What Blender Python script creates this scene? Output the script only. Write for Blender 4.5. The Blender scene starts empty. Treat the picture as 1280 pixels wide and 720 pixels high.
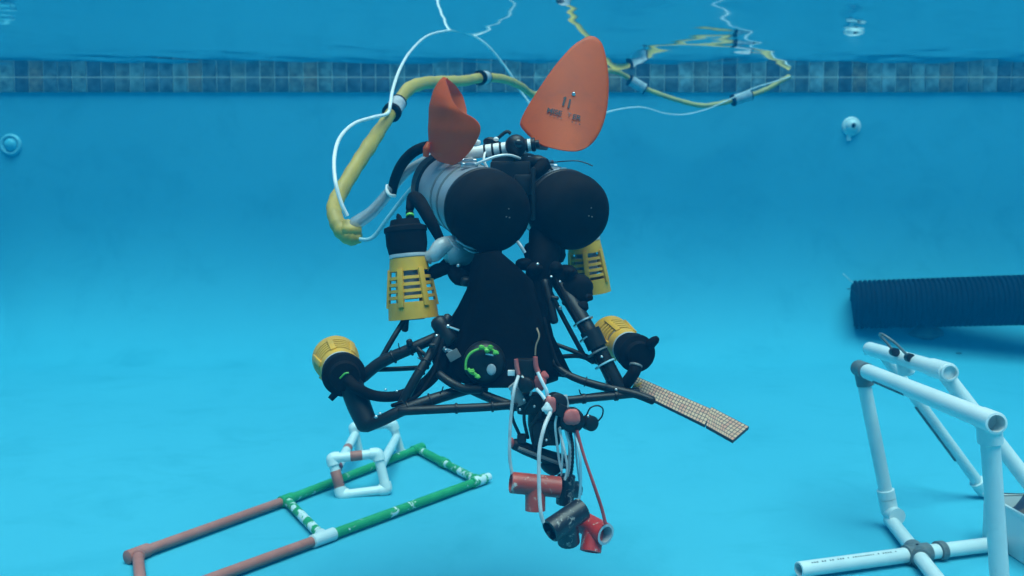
import bpy, bmesh, math, random
from mathutils import Vector, Matrix

random.seed(7)
C = bpy.context.scene.collection
SC = bpy.context.scene
R = math.radians

# ------------------------------------------------------------------ camera
CAM_H = 0.62                      # camera height above the deepest floor (m)
FPX = 1108.0                      # focal length in photograph pixels
PITCH = math.atan(75 / FPX)       # the lens looks a little down
cam_d = bpy.data.cameras.new('camera')
cam = bpy.data.objects.new('camera', cam_d); C.objects.link(cam)
cam_d.sensor_width = 36.0
cam_d.lens = 36.0 * FPX / 1280.0
cam_d.clip_start = 0.02
cam_d.clip_end = 200
cam.location = (0, 0, CAM_H)
cam.rotation_euler = (math.pi / 2 - PITCH, 0, 0)
cam_d.dof.use_dof = True
cam_d.dof.focus_distance = 1.27
cam_d.dof.aperture_fstop = 7.5
SC.camera = cam

# ------------------------------------------------------------------ sky, sun, exposure
SUN_EL, SUN_AZ = R(75), R(160)    # azimuth measured from +Y towards +X
w = bpy.data.worlds.new('World'); SC.world = w; w.use_nodes = True
nt = w.node_tree; nt.nodes.clear()
sky = nt.nodes.new('ShaderNodeTexSky'); sky.sky_type = 'NISHITA'
sky.sun_disc = False; sky.sun_elevation = SUN_EL; sky.sun_rotation = SUN_AZ
bg = nt.nodes.new('ShaderNodeBackground'); bg.inputs[1].default_value = 0.09
wo = nt.nodes.new('ShaderNodeOutputWorld')
nt.links.new(sky.outputs[0], bg.inputs[0]); nt.links.new(bg.outputs[0], wo.inputs[0])
sl = bpy.data.lights.new('sun', 'SUN'); sl.energy = 3.0; sl.angle = R(48); sl.color = (1, .94, .85)
so = bpy.data.objects.new('sun', sl); C.objects.link(so)
sd = Vector((math.cos(SUN_EL) * math.sin(SUN_AZ), math.cos(SUN_EL) * math.cos(SUN_AZ), math.sin(SUN_EL)))
so.rotation_euler = sd.to_track_quat('Z', 'Y').to_euler()
so.location = (0, 1, 6)
vs = SC.view_settings
vs.view_transform = 'Standard'; vs.look = 'None'; vs.gamma = 1.0; vs.use_curve_mapping = False
vs.exposure = .90
cy = SC.cycles
cy.use_denoising = True; cy.use_adaptive_sampling = True; cy.adaptive_threshold = .02; cy.use_light_tree = False
cy.max_bounces = 7; cy.diffuse_bounces = 3; cy.glossy_bounces = 3
cy.transmission_bounces = 4; cy.transparent_max_bounces = 12; cy.volume_bounces = 0
cy.sample_clamp_indirect = 6.0

# ------------------------------------------------------------------ measuring helpers
def P(px, py, D):
    """point at horizontal distance D that the photograph shows at pixel (px, py)"""
    x = (px - 640) / FPX; y = (360 - py) / FPX
    d = Vector((x, math.cos(PITCH) + y * math.sin(PITCH), -math.sin(PITCH) + y * math.cos(PITCH)))
    return Vector((0, 0, CAM_H)) + d * (D / d.y)

WALL_Y = 4.3
X0, X1, Y0, Y1 = -2.62, 5.2, -4.0, WALL_Y
ZW = P(640, 97, WALL_Y).z          # water level
COVE_Z, FLOOR_RISE = 0.76, 0.02          # the wall bends slowly into the floor: bend angle grows with u ** 1.5
PROF = [(0.0, COVE_Z)]
_pts = [(0.0, 0.0)]
for _k in range(200):
    _a = math.pi / 2 * ((_k + .5) / 200) ** 1.5
    _pts.append((_pts[-1][0] + math.sin(_a) / 200, _pts[-1][1] + math.cos(_a) / 200))
_sc = (COVE_Z - FLOOR_RISE) / _pts[-1][1]
PROF = [(a * _sc, COVE_Z - b * _sc) for a, b in _pts]
COVE_S = PROF[-1][0]

def prof(s):
    if s < COVE_S:
        for k in range(200):
            if PROF[k + 1][0] >= s:
                q = (s - PROF[k][0]) / max(1e-9, PROF[k + 1][0] - PROF[k][0]); return PROF[k][1] * (1 - q) + PROF[k + 1][1] * q
    if s < 2.1:
        return FLOOR_RISE * (1 + math.cos(math.pi * (s - COVE_S) / (2.1 - COVE_S))) / 2
    return 0.0

def fz(x, y):
    return prof(max(0, min(x - X0, X1 - x, y - Y0, Y1 - y)))

def G(px, py, lift=0.0):
    """point on the pool floor (raised by lift) seen at a pixel"""
    lo, hi = .6, 4.25
    for _ in range(50):
        m = (lo + hi) / 2; p = P(px, py, m)
        if p.z > fz(p.x, p.y) + lift: lo = m
        else: hi = m
    return P(px, py, (lo + hi) / 2)

# ------------------------------------------------------------------ mesh helpers
def frame_of(d):
    d = d.normalized()
    a = Vector((0, 0, 1)) if abs(d.z) < .9 else Vector((1, 0, 0))
    u = d.cross(a).normalized()
    return u, d.cross(u).normalized(), d

def spline(pts, n=6):
    pts = [Vector(p) for p in pts]
    if len(pts) < 3: return pts
    out = []
    ext = [pts[0] * 2 - pts[1]] + pts + [pts[-1] * 2 - pts[-2]]
    for i in range(1, len(ext) - 2):
        p0, p1, p2, p3 = ext[i - 1:i + 3]
        for k in range(n):
            t = k / n
            out.append(.5 * ((2 * p1) + (p2 - p0) * t + (2 * p0 - 5 * p1 + 4 * p2 - p3) * t * t + (3 * p1 - p0 - 3 * p2 + p3) * t ** 3))
    out.append(pts[-1])
    return out

class MB:
    def __init__(s): s.v = []; s.f = []
    def loft(s, rings, cap0=True, cap1=True, closed=True):
        b = len(s.v); n = len(rings[0])
        for r in rings: s.v += [Vector(p) for p in r]
        for i in range(len(rings) - 1):
            for j in range(n if closed else n - 1):
                k = (j + 1) % n
                s.f.append((b + i * n + j, b + i * n + k, b + (i + 1) * n + k, b + (i + 1) * n + j))
        if cap0: s.f.append(tuple(b + j for j in reversed(range(n))))
        if cap1: s.f.append(tuple(b + (len(rings) - 1) * n + j for j in range(n)))
        return s
    def tube(s, pts, r, seg=12, cap=True, flat=None, rnd=False):
        pts = [Vector(p) for p in pts]; n = len(pts)
        rr = [r] * n if not isinstance(r, (list, tuple)) else [r[min(len(r) - 1, int(round(i * (len(r) - 1) / (n - 1))))] if len(r) != n else r[i] for i in range(n)]
        if isinstance(r, (list, tuple)) and len(r) != n:
            rr = []
            for i in range(n):
                t = i * (len(r) - 1) / (n - 1); k = min(int(t), len(r) - 2); q = t - k
                rr.append(r[k] * (1 - q) + r[k + 1] * q)
        tg = [(pts[min(i + 1, n - 1)] - pts[max(i - 1, 0)]).normalized() for i in range(n)]
        if rnd:
            a, b = pts[0], pts[-1]
            pts = [a - tg[0] * rr[0] * .55] + [a - tg[0] * rr[0] * .35] + pts + [b + tg[-1] * rr[-1] * .35] + [b + tg[-1] * rr[-1] * .55]
            rr = [rr[0] * .45, rr[0] * .8] + rr + [rr[-1] * .8, rr[-1] * .45]
            tg = [tg[0]] * 2 + tg + [tg[-1]] * 2
            n += 4
        u, v, _ = frame_of(tg[0])
        rings = []
        for i in range(n):
            u = (u - tg[i] * u.dot(tg[i])).normalized(); v = tg[i].cross(u)
            fl = flat if flat else 1
            rings.append([pts[i] + (u * math.cos(2 * math.pi * j / seg) + v * math.sin(2 * math.pi * j / seg) * fl) * rr[i] for j in range(seg)])
        return s.loft(rings, cap, cap)
    def lathe(s, base, axis, profile, seg=24, cap0=True, cap1=True):
        u, v, d = frame_of(Vector(axis)); base = Vector(base)
        rings = [[base + d * t + (u * math.cos(2 * math.pi * j / seg) + v * math.sin(2 * math.pi * j / seg)) * max(r, 1e-5) for j in range(seg)] for r, t in profile]
        return s.loft(rings, cap0, cap1)
    def pipe(s, a, b, r, open0=False, open1=False, seg=18):
        a, b = Vector(a), Vector(b); L = (b - a).length; ri = r * .8; dp = min(L * .45, .06)
        pr = []
        if open0: pr += [(ri * .02, dp), (ri, dp), (ri, 0)]
        else: pr += [(r * .9, 0)]
        pr += [(r, .0008), (r, L - .0008)]
        if open1: pr += [(ri, L), (ri, L - dp), (ri * .02, L - dp)]
        else: pr += [(r * .9, L)]
        return s.lathe(a, b - a, pr, seg)
    def box(s, c, sx, sy, sz, ax=None, bev=.0):
        """box centred on c; ax = (ex, ey, ez)"""
        c = Vector(c); ex, ey, ez = ax if ax else (Vector((1, 0, 0)), Vector((0, 1, 0)), Vector((0, 0, 1)))
        bm = bmesh.new(); bmesh.ops.create_cube(bm, size=1)
        for v in bm.verts: v.co = Vector((v.co.x * sx, v.co.y * sy, v.co.z * sz))
        if bev: bmesh.ops.bevel(bm, geom=list(bm.edges), offset=bev, segments=2, affect='EDGES', profile=.6)
        b = len(s.v); bm.verts.index_update()
        s.v += [c + ex * v.co.x + ey * v.co.y + ez * v.co.z for v in bm.verts]
        s.f += [tuple(b + v.index for v in f.verts) for f in bm.faces]
        bm.free(); return s
    def ball(s, c, r, sc=(1, 1, 1), seg=20, jit=0.0, seed=0):
        bm = bmesh.new(); bmesh.ops.create_uvsphere(bm, u_segments=seg, v_segments=seg // 2 + 2, radius=1)
        rg = random.Random(seed); ph = [rg.uniform(0, 6.28) for _ in range(6)]
        b = len(s.v); bm.verts.index_update()
        for v in bm.verts:
            q = v.co.copy(); k = 1 + jit * (math.sin(5 * q.x + ph[0]) + math.sin(6 * q.y + ph[1]) + math.sin(5 * q.z + ph[2]) + .6 * math.sin(11 * q.x + 9 * q.z + ph[3]))
            s.v.append(Vector(c) + Vector((q.x * sc[0], q.y * sc[1], q.z * sc[2])) * r * k)
        s.f += [tuple(b + v.index for v in f.verts) for f in bm.faces]
        bm.free(); return s
    def sheet(s, grid, th):
        """grid[i][j] of points thickened by th along its normals, closed rim"""
        ni, nj = len(grid), len(grid[0]); nr = []
        for i in range(ni):
            row = []
            for j in range(nj):
                a = grid[min(i + 1, ni - 1)][j] - grid[max(i - 1, 0)][j]
                b = grid[i][min(j + 1, nj - 1)] - grid[i][max(j - 1, 0)]
                q = a.cross(b); row.append(q.normalized() if q.length > 1e-12 else Vector((0, -1, 0)))
            nr.append(row)
        b = len(s.v)
        for sg in (1, -1):
            for i in range(ni):
                for j in range(nj): s.v.append(grid[i][j] + nr[i][j] * th * .5 * sg)
        N = ni * nj; I = lambda i, j, k: b + k * N + i * nj + j
        for i in range(ni - 1):
            for j in range(nj - 1):
                s.f.append((I(i, j, 0), I(i + 1, j, 0), I(i + 1, j + 1, 0), I(i, j + 1, 0)))
                s.f.append((I(i, j, 1), I(i, j + 1, 1), I(i + 1, j + 1, 1), I(i + 1, j, 1)))
        rim = [(i, 0) for i in range(ni)] + [(ni - 1, j) for j in range(1, nj)] + [(i, nj - 1) for i in range(ni - 2, -1, -1)] + [(0, j) for j in range(nj - 2, 0, -1)]
        for q in range(len(rim)):
            p0, p1 = rim[q], rim[(q + 1) % len(rim)]
            s.f.append((I(*p0, 0), I(*p0, 1), I(*p1, 1), I(*p1, 0)))
        return s
    def build(s, name, material, parent=None, origin=None, ang=40, smooth=True):
        """ONE mesh object. World-space vertices are moved into the parent's (or the own) origin."""
        root = parent
        while root is not None and root.parent is not None: root = root.parent
        o0 = Vector(root['_o']) if root is not None else Vector(origin if origin is not None else base_of(s.v))
        me = bpy.data.meshes.new(name)
        me.from_pydata([tuple(p - o0) for p in s.v], [], s.f)
        me.validate()
        bm = bmesh.new(); bm.from_mesh(me); bmesh.ops.recalc_face_normals(bm, faces=bm.faces); bm.to_mesh(me); bm.free()
        if smooth:
            me.polygons.foreach_set('use_smooth', [True] * len(me.polygons)); me.set_sharp_from_angle(angle=R(ang))
        me.materials.append(material)
        o = bpy.data.objects.new(name, me); C.objects.link(o)
        if parent is None: o.location = o0; o['_o'] = tuple(o0)
        else: o.parent = parent
        return o

def base_of(vs):
    xs = [p.x for p in vs]; ys = [p.y for p in vs]; zs = [p.z for p in vs]
    return ((min(xs) + max(xs)) / 2, (min(ys) + max(ys)) / 2, min(zs))

def thing(name, label, cat, loc, group=None):
    o = bpy.data.objects.new(name, None); C.objects.link(o); o.location = loc; o['_o'] = tuple(loc)
    o.empty_display_size = .05
    return tag(o, label, cat, group)

def tag(o, label, cat, group=None):
    o['label'] = label; o['category'] = cat
    if group: o['group'] = group
    return o

def struct(o, kind='structure'):
    o['kind'] = kind; return o

# ------------------------------------------------------------------ materials
def mat(name, col, rough=.5, col2=None, scale=30.0, thr=(.45, .6), metal=0.0, bump=0.0, bscale=80.0, detail=4, spec=.5, col3=None, thr3=(.6, .66), scale3=12.0, alpha=None, trans=0.0):
    m = bpy.data.materials.new(name); m.use_nodes = True
    n = m.node_tree; p = n.nodes['Principled BSDF']
    p.inputs['Roughness'].default_value = rough; p.inputs['Metallic'].default_value = metal
    p.inputs['Specular IOR Level'].default_value = spec
    p.inputs['Base Color'].default_value = (*col, 1)
    if trans: p.inputs['Transmission Weight'].default_value = trans
    if alpha is not None: p.inputs['Alpha'].default_value = alpha
    tc = n.nodes.new('ShaderNodeTexCoord')
    src = None
    def layer(src, base, c2, sc, th, det, off):
        mp = n.nodes.new('ShaderNodeMapping'); mp.inputs['Location'].default_value = (off, off * .7, off * 1.3)
        n.links.new(tc.outputs['Object'], mp.inputs[0])
        no = n.nodes.new('ShaderNodeTexNoise'); no.inputs['Scale'].default_value = sc; no.inputs['Detail'].default_value = det
        n.links.new(mp.outputs[0], no.inputs['Vector'])
        if off: no.inputs['Roughness'].default_value = .72; no.inputs['Distortion'].default_value = .6
        cr = n.nodes.new('ShaderNodeMapRange'); cr.inputs[1].default_value = th[0]; cr.inputs[2].default_value = th[1]
        n.links.new(no.outputs['Fac'], cr.inputs[0])
        mx = n.nodes.new('ShaderNodeMix'); mx.data_type = 'RGBA'
        n.links.new(cr.outputs[0], mx.inputs[0])
        if src is None: mx.inputs[6].default_value = (*base, 1)
        else: n.links.new(src, mx.inputs[6])
        mx.inputs[7].default_value = (*c2, 1)
        return mx.outputs[2]
    if col2: src = layer(None, col, col2, scale, thr, detail, 0.0)
    if col3: src = layer(src, col, col3, scale3, thr3, 9, 3.1)
    if src is not None: n.links.new(src, p.inputs['Base Color'])
    if bump:
        nb = n.nodes.new('ShaderNodeTexNoise'); nb.inputs['Scale'].default_value = bscale; nb.inputs['Detail'].default_value = 5
        n.links.new(tc.outputs['Object'], nb.inputs['Vector'])
        bp = n.nodes.new('ShaderNodeBump'); bp.inputs['Strength'].default_value = bump; bp.inputs['Distance'].default_value = .002
        n.links.new(nb.outputs['Fac'], bp.inputs['Height']); n.links.new(bp.outputs[0], p.inputs['Normal'])
    return m

M = {}
M['plaster'] = mat('pool_plaster', (.058, .388, .518), .75, (.070, .422, .555), 1.1, (.3, .7), bump=.15, bscale=60, detail=6, spec=.2, col3=(.047, .352, .470), scale3=5, thr3=(.5, .75))
M['coping'] = mat('coping_stone', (.5, .48, .43), .8, (.42, .4, .36), 20)
M['grout'] = mat('grout', (.34, .46, .47), .8, (.28, .40, .41), 12)
M['black'] = mat('black_plastic', (.005, .0055, .006), .45, (.009, .0095, .010), 40, bump=.15, bscale=120, spec=.35)
M['rubber'] = mat('black_neoprene', (.003, .003, .0035), .8, (.005, .005, .0055), 60, bump=.5, bscale=45, spec=.12)
M['fabric'] = mat('black_cloth', (.0025, .0025, .003), .95, (.004, .004, .0045), 20, bump=.4, bscale=150, spec=.05)
M['hull'] = mat('grey_hull_tube', (.30, .33, .37), .35, (.22, .25, .30), 14, (.35, .65), spec=.5)
M['orange'] = mat('orange_fin', (.88, .135, .010), .5, (.64, .098, .010), 9, (.35, .7), bump=.06, bscale=200, col3=(.46, .09, .025), scale3=14, thr3=(.50, .8))
_n = M['orange'].node_tree; _p = _n.nodes['Principled BSDF']; _o = _n.nodes['Material Output']
_t = _n.nodes.new('ShaderNodeBsdfTranslucent'); _m = _n.nodes.new('ShaderNodeMixShader'); _m.inputs[0].default_value = .42
_t.inputs['Color'].default_value = (.80, .12, .02, 1)
_n.links.new(_p.outputs[0], _m.inputs[1]); _n.links.new(_t.outputs[0], _m.inputs[2]); _n.links.new(_m.outputs[0], _o.inputs['Surface'])
M['yellow'] = mat('yellow_plastic', (.72, .37, .03), .45, (.54, .28, .03), 25, (.4, .7))
M['hose'] = mat('yellow_hose', (.54, .36, .07), .5, (.40, .28, .07), 18, (.4, .7), bump=.3, bscale=60)
M['white'] = mat('white_pvc', (.78, .79, .78), .3, (.70, .72, .71), 10, (.45, .8))
M['scuffed_white'] = mat('scuffed_white_pvc', (.74, .76, .75), .35, (.62, .65, .66), 14, (.4, .8))
M['cable'] = mat('white_cable', (.80, .81, .80), .4, (.70, .71, .70), 30)
M['cord'] = mat('grey_white_cord', (.52, .54, .55), .6, (.42, .44, .45), 60)
M['bluecable'] = mat('pale_blue_cable', (.30, .55, .62), .35, (.25, .5, .58), 30)
M['greyfit'] = mat('grey_fitting', (.16, .17, .17), .45, (.12, .13, .13), 40)
M['float'] = mat('grey_foam_float', (.42, .43, .46), .8, (.32, .33, .36), 60, bump=.4, bscale=250)
M['green'] = mat('green_paint_on_pvc', (.02, .30, .10), .5, (.03, .36, .13), 30, (.4, .7), col3=(.72, .75, .73), scale3=34, thr3=(.60, .63))
M['greenworn'] = mat('worn_green_paint', (.02, .30, .10), .5, (.72, .75, .73), 40, (.50, .54), col3=(.03, .36, .13), scale3=60, thr3=(.55, .6))
M['redpipe'] = mat('faded_red_paint', (.48, .14, .10), .55, (.54, .18, .14), 30, (.4, .7), col3=(.38, .11, .075), scale3=60, thr3=(.6, .7))
M['redbright'] = mat('red_paint', (.60, .035, .03), .4, (.42, .03, .028), 40, (.4, .7), col3=(.62, .52, .48), scale3=80, thr3=(.58, .65))
M['redflake'] = mat('flaking_red_paint', (.46, .06, .04), .4, (.30, .045, .035), 40, (.4, .7), col3=(.6, .45, .4), scale3=70, thr3=(.57, .65))
M['blackflake'] = mat('flaking_black_paint', (.010, .012, .018), .4, (.016, .018, .024), 30, (.4, .7), col3=(.32, .31, .29), scale3=90, thr3=(.56, .65))
M['redtape'] = mat('red_tape', (.40, .05, .05), .6, (.33, .05, .05), 30)
M['pinktag'] = mat('red_rubber', (.50, .085, .075), .6, (.60, .15, .13), 60, (.45, .7))
M['metal'] = mat('steel', (.62, .63, .64), .3, (.5, .5, .52), 60, metal=.9)
M['greentie'] = mat('green_cord', (.10, .42, .05), .5, (.14, .5, .08), 60)
M['corr'] = mat('black_corrugated_plastic', (.006, .008, .011), .95, (.009, .011, .015), 5, (.35, .7), spec=.1)
M['rock'] = mat('grey_rock', (.13, .145, .15), .9, (.07, .08, .085), 25, (.35, .7), bump=.8, bscale=60)
M['ink'] = mat('black_ink', (.012, .011, .012), .6, (.02, .018, .018), 90)
M['fadedink'] = mat('faded_ink', (.22, .07, .045), .6, (.16, .055, .04), 90)
M['lens'] = mat('lens_glass', (.01, .011, .013), .06, (.012, .013, .015), 10, spec=.6)
M['whitelens'] = mat('pale_cap', (.45, .47, .5), .3, (.4, .42, .45), 10)
M['tan'] = mat('tan_cork', (.36, .25, .16), .7, (.28, .19, .12), 200)
M['debris'] = mat('dark_speck', (.05, .06, .05), .8, (.03, .035, .03), 90)
M['navy'] = mat('dark_box_contents', (.03, .035, .06), .5, (.16, .10, .06), 18, (.5, .6))
# clear sleeve: thin plastic film, grey where it gathers
m = mat('clear_sleeve', (.45, .52, .56), .25, (.30, .36, .40), 40, (.4, .65)); m.node_tree.nodes['Principled BSDF'].inputs['Alpha'].default_value = .55; M['sleeve'] = m
m = mat('clear_fitting', (.55, .60, .62), .25, (.40, .45, .48), 40, (.4, .65)); m.node_tree.nodes['Principled BSDF'].inputs['Alpha'].default_value = .8; M['clearfit'] = m

def tile_mat():
    m = bpy.data.materials.new('glazed_slate_tile'); m.use_nodes = True; n = m.node_tree; p = n.nodes['Principled BSDF']
    p.inputs['Roughness'].default_value = .4
    oi = n.nodes.new('ShaderNodeObjectInfo'); cr = n.nodes.new('ShaderNodeValToRGB')
    e = cr.color_ramp; e.interpolation = 'CONSTANT'
    cols = [(0, (.055, .10, .12)), (.3, (.09, .13, .13)), (.5, (.04, .075, .10)), (.66, (.10, .17, .18)), (.8, (.12, .11, .085)), (.9, (.11, .19, .21))]
    e.elements[0].position = 0; e.elements[0].color = (*cols[0][1], 1)
    e.elements[1].position = cols[1][0]; e.elements[1].color = (*cols[1][1], 1)
    for pos, c in cols[2:]:
        q = e.elements.new(pos); q.color = (*c, 1)
    n.links.new(oi.outputs['Random'], cr.inputs[0])
    tc = n.nodes.new('ShaderNodeTexCoord'); no = n.nodes.new('ShaderNodeTexNoise'); no.noise_dimensions = '4D'
    no.inputs['Scale'].default_value = 26; no.inputs['Detail'].default_value = 3
    ml = n.nodes.new('ShaderNodeMath'); ml.operation = 'MULTIPLY'; ml.inputs[1].default_value = 40
    n.links.new(oi.outputs['Random'], ml.inputs[0]); n.links.new(ml.outputs[0], no.inputs['W'])
    n.links.new(tc.outputs['Object'], no.inputs['Vector'])
    mr = n.nodes.new('ShaderNodeMapRange'); mr.inputs[1].default_value = .35; mr.inputs[2].default_value = .68; mr.inputs[3].default_value = .55; mr.inputs[4].default_value = 1.7
    n.links.new(no.outputs['Fac'], mr.inputs[0])
    mx = n.nodes.new('ShaderNodeMix'); mx.data_type = 'RGBA'; mx.blend_type = 'MULTIPLY'; mx.inputs[0].default_value = 1
    n.links.new(cr.outputs[0], mx.inputs[6]); n.links.new(mr.outputs[0], mx.inputs[7]); n.links.new(mx.outputs[2], p.inputs['Base Color'])
    return m
M['tile'] = tile_mat()

def strip_mat():
    m = bpy.data.materials.new('printed_grid_strip'); m.use_nodes = True; n = m.node_tree; p = n.nodes['Principled BSDF']
    p.inputs['Roughness'].default_value = .6
    at = n.nodes.new('ShaderNodeUVMap')
    br = n.nodes.new('ShaderNodeTexBrick'); br.offset = 0.0; br.squash = 1
    br.inputs['Color1'].default_value = (.54, .37, .24, 1); br.inputs['Color2'].default_value = (.50, .21, .15, 1); br.inputs['Mortar'].default_value = (.05, .045, .05, 1)
    br.inputs['Scale'].default_value = 1; br.inputs['Mortar Size'].default_value = .13; br.inputs['Mortar Smooth'].default_value = .3
    br.inputs['Brick Width'].default_value = 1; br.inputs['Row Height'].default_value = 1; br.inputs['Bias'].default_value = -.2
    n.links.new(at.outputs[0], br.inputs['Vector']); n.links.new(br.outputs[0], p.inputs['Base Color'])
    return m
M['strip'] = strip_mat()

def water_mat():
    """the underside of still water: full mirror beyond the critical angle, open to the sky within it"""
    m = bpy.data.materials.new('water_surface'); m.use_nodes = True; n = m.node_tree; n.nodes.clear()
    o = n.nodes.new('ShaderNodeOutputMaterial'); fr = n.nodes.new('ShaderNodeFresnel'); fr.inputs['IOR'].default_value = 1.33
    tr = n.nodes.new('ShaderNodeBsdfTransparent'); gl = n.nodes.new('ShaderNodeBsdfGlossy'); gl.inputs['Roughness'].default_value = 0.06
    gl.inputs['Color'].default_value = (1, 1, 1, 1)
    mx = n.nodes.new('ShaderNodeMixShader')
    n.links.new(fr.outputs[0], mx.inputs[0]); n.links.new(tr.outputs[0], mx.inputs[1]); n.links.new(gl.outputs[0], mx.inputs[2]); n.links.new(mx.outputs[0], o.inputs['Surface'])
    return m
M['water'] = water_mat()

# ------------------------------------------------------------------ the pool
def ring(s, z, n=14):
    rc = .10
    x0, x1, y0, y1 = X0 + s, X1 - s, Y0 + s, Y1 - s
    out = []
    for cx, cy, a0 in ((x1 - rc, y1 - rc, 0), (x0 + rc, y1 - rc, 90), (x0 + rc, y0 + rc, 180), (x1 - rc, y0 + rc, 270)):
        for k in range(n + 1):
            a = R(a0 + 90 * k / n); out.append(Vector((cx + rc * math.cos(a), cy + rc * math.sin(a), z)))
    return out
ss = [(0, ZW + .10), (0, ZW - .2)]
for k in range(0, 201, 5): ss.append(PROF[k])
for k in range(1, 15):
    s_ = COVE_S + (2.1 - COVE_S) * k / 14; ss.append((s_, prof(s_)))
mb = MB(); mb.loft([ring(s, z) for s, z in ss], cap0=False, cap1=True)
basin = struct(mb.build('pool_basin', M['plaster'], origin=(0, 0, 0), ang=60))
for p in basin.data.polygons: pass
# rim of the pool above the water
mb = MB()
out = [Vector((v.x + (v.x - .9) * .10, v.y + (v.y - .15) * .10, v.z)) for v in ring(0, ZW + .10)]
mb.loft([ring(0, ZW + .103), [v + Vector((0, 0, .003)) for v in out], [v + Vector((0, 0, .06)) for v in out], ring(-.0, ZW + .16)], cap0=False, cap1=False)
mb.f.append  # closed by the last strip below
n4 = len(ring(0, 0))
for j in range(n4):
    k = (j + 1) % n4; mb.f.append((3 * n4 + j, 3 * n4 + k, k, j))
struct(mb.build('pool_coping', M['coping'], origin=(0, 0, 0)))
# grout bed and one row of square tiles at the waterline along the far wall
TILE = .069; TH = .070
mb = MB(); mb.box(((X0 + X1) / 2, WALL_Y - .002, ZW + .005), X1 - X0 - .22, .008, TH * 2 + .012)
bed = mb.build('grout_bed', M['grout'], basin)
tm = None; x = X0 + .14; rg = random.Random(3)
while x < 3.2:
    for row in (0,):
        if tm is None:
            mb = MB(); mb.box((0, 0, 0), TILE - .0055, .010, TH - .003, bev=.0022)
            t = mb.build('tile', M['tile'], basin); tm = t
        else:
            t = tm.copy(); C.objects.link(t); t.parent = basin
        t.location = (x, WALL_Y - .0075 + rg.uniform(-.0008, .0008), ZW - TH / 2 - .001)
    x += TILE
# the water: its surface and the blue body below it
nx, ny = 260, 380
grid = []
_wr = random.Random(11); WV = []
for _k in range(14):
    _kk = _wr.choice((14, 19, 26, 34, 45, 58, 70)) * _wr.uniform(.85, 1.15); _an = R(90) + R(_wr.uniform(-55, 55))
    WV.append((_kk * math.cos(_an), _kk * math.sin(_an), _wr.uniform(0, 6.28), .0085 / _kk))
def wave(x, y):
    f = .12 + .88 * min(1, max(0, (WALL_Y - y) / .9))
    return f * sum(a * math.sin(kx * x + ky * y + ph) for kx, ky, ph, a in WV)
vv = []; ff = []
for i in range(nx + 1):
    for j in range(ny + 1):
        x = X0 + .0 + (X1 - X0) * i / nx; y = Y0 + (Y1 - Y0) * j / ny
        vv.append((x, y, ZW + wave(x, y)))
for i in range(nx):
    for j in range(ny):
        a = i * (ny + 1) + j; ff.append((a, a + ny + 1, a + ny + 2, a + 1))
me = bpy.data.meshes.new('water_surface'); me.from_pydata(vv, [], ff)
me.polygons.foreach_set('use_smooth', [True] * len(me.polygons)); me.materials.append(M['water'])
ws = bpy.data.objects.new('water_surface', me); C.objects.link(ws); struct(ws)

hm = bpy.data.materials.new('blue_pool_water'); hm.use_nodes = True; n = hm.node_tree; n.nodes.clear()
o = n.nodes.new('ShaderNodeOutputMaterial'); pv = n.nodes.new('ShaderNodeVolumePrincipled')
pv.inputs['Color'].default_value = (.000, .098, .260, 1)
pv.inputs['Absorption Color'].default_value = (.008, .50, .83, 1)
pv.inputs['Density'].default_value = .3
pv.inputs['Anisotropy'].default_value = 0.0
n.links.new(pv.outputs[0], o.inputs['Volume'])
mb = MB(); mb.box((.9, .15, (ZW + .3 - 1.0) / 2), X1 - X0 + 3.4, Y1 - Y0 + 3.4, ZW + .3 + 1.0)
hz = mb.build('haze', hm, origin=(.9, .15, -1), smooth=False); struct(hz, 'stuff')
hz['label'] = 'blue pool water filling the whole pool'

# ------------------------------------------------------------------ wall fittings
c = P(1064, 158, WALL_Y)
t = thing('return_fitting', 'white ball return fitting in the far wall on the right', 'pool fitting', c + Vector((0, 0, -.045)))
mb = MB(); mb.lathe(c, (0, -1, 0), [(.046, -.002), (.045, .006), (.038, .012), (.034, .012)], 28); mb.build('flange', M['white'], t)
mb = MB(); mb.lathe(c + Vector((0, -.008, 0)), (0, -1, 0), [(.034, 0), (.032, .012), (.024, .022), (.012, .026), (.011, .010), (.001, .010)], 28); e = mb.build('eyeball', M['scuffed_white'], t)
mb = MB(); mb.lathe(c + Vector((0, -.019, 0)), (0, -1, 0), [(.0115, 0), (.010, .003)], 20); mb.build('nozzle_hole', M['black'], e)
mb = MB(); mb.box(c + Vector((-.012, -.004, -.055)), .02, .01, .028, bev=.003); mb.build('tab', M['white'], t)
c = P(14, 181, WALL_Y)
t = thing('wall_fitting', 'pale blue ring fitting in the far wall on the left', 'pool fitting', c + Vector((0, 0, -.05)))
pb = mat('painted_fitting', (.10, .52, .66), .5, (.12, .55, .68), 20)
pb2 = mat('pale_fitting', (.22, .60, .70), .5, (.2, .56, .66), 20)
mb = MB(); mb.lathe(c, (0, -1, 0), [(.052, -.002), (.051, .008), (.044, .013), (.036, .010), (.034, .003)], 28); mb.build('flange', pb2, t)
mb = MB(); mb.lathe(c, (0, -1, 0), [(.034, -.001), (.033, .006), (.022, .018), (.001, .022)], 28); mb.build('cap', pb, t)

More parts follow.
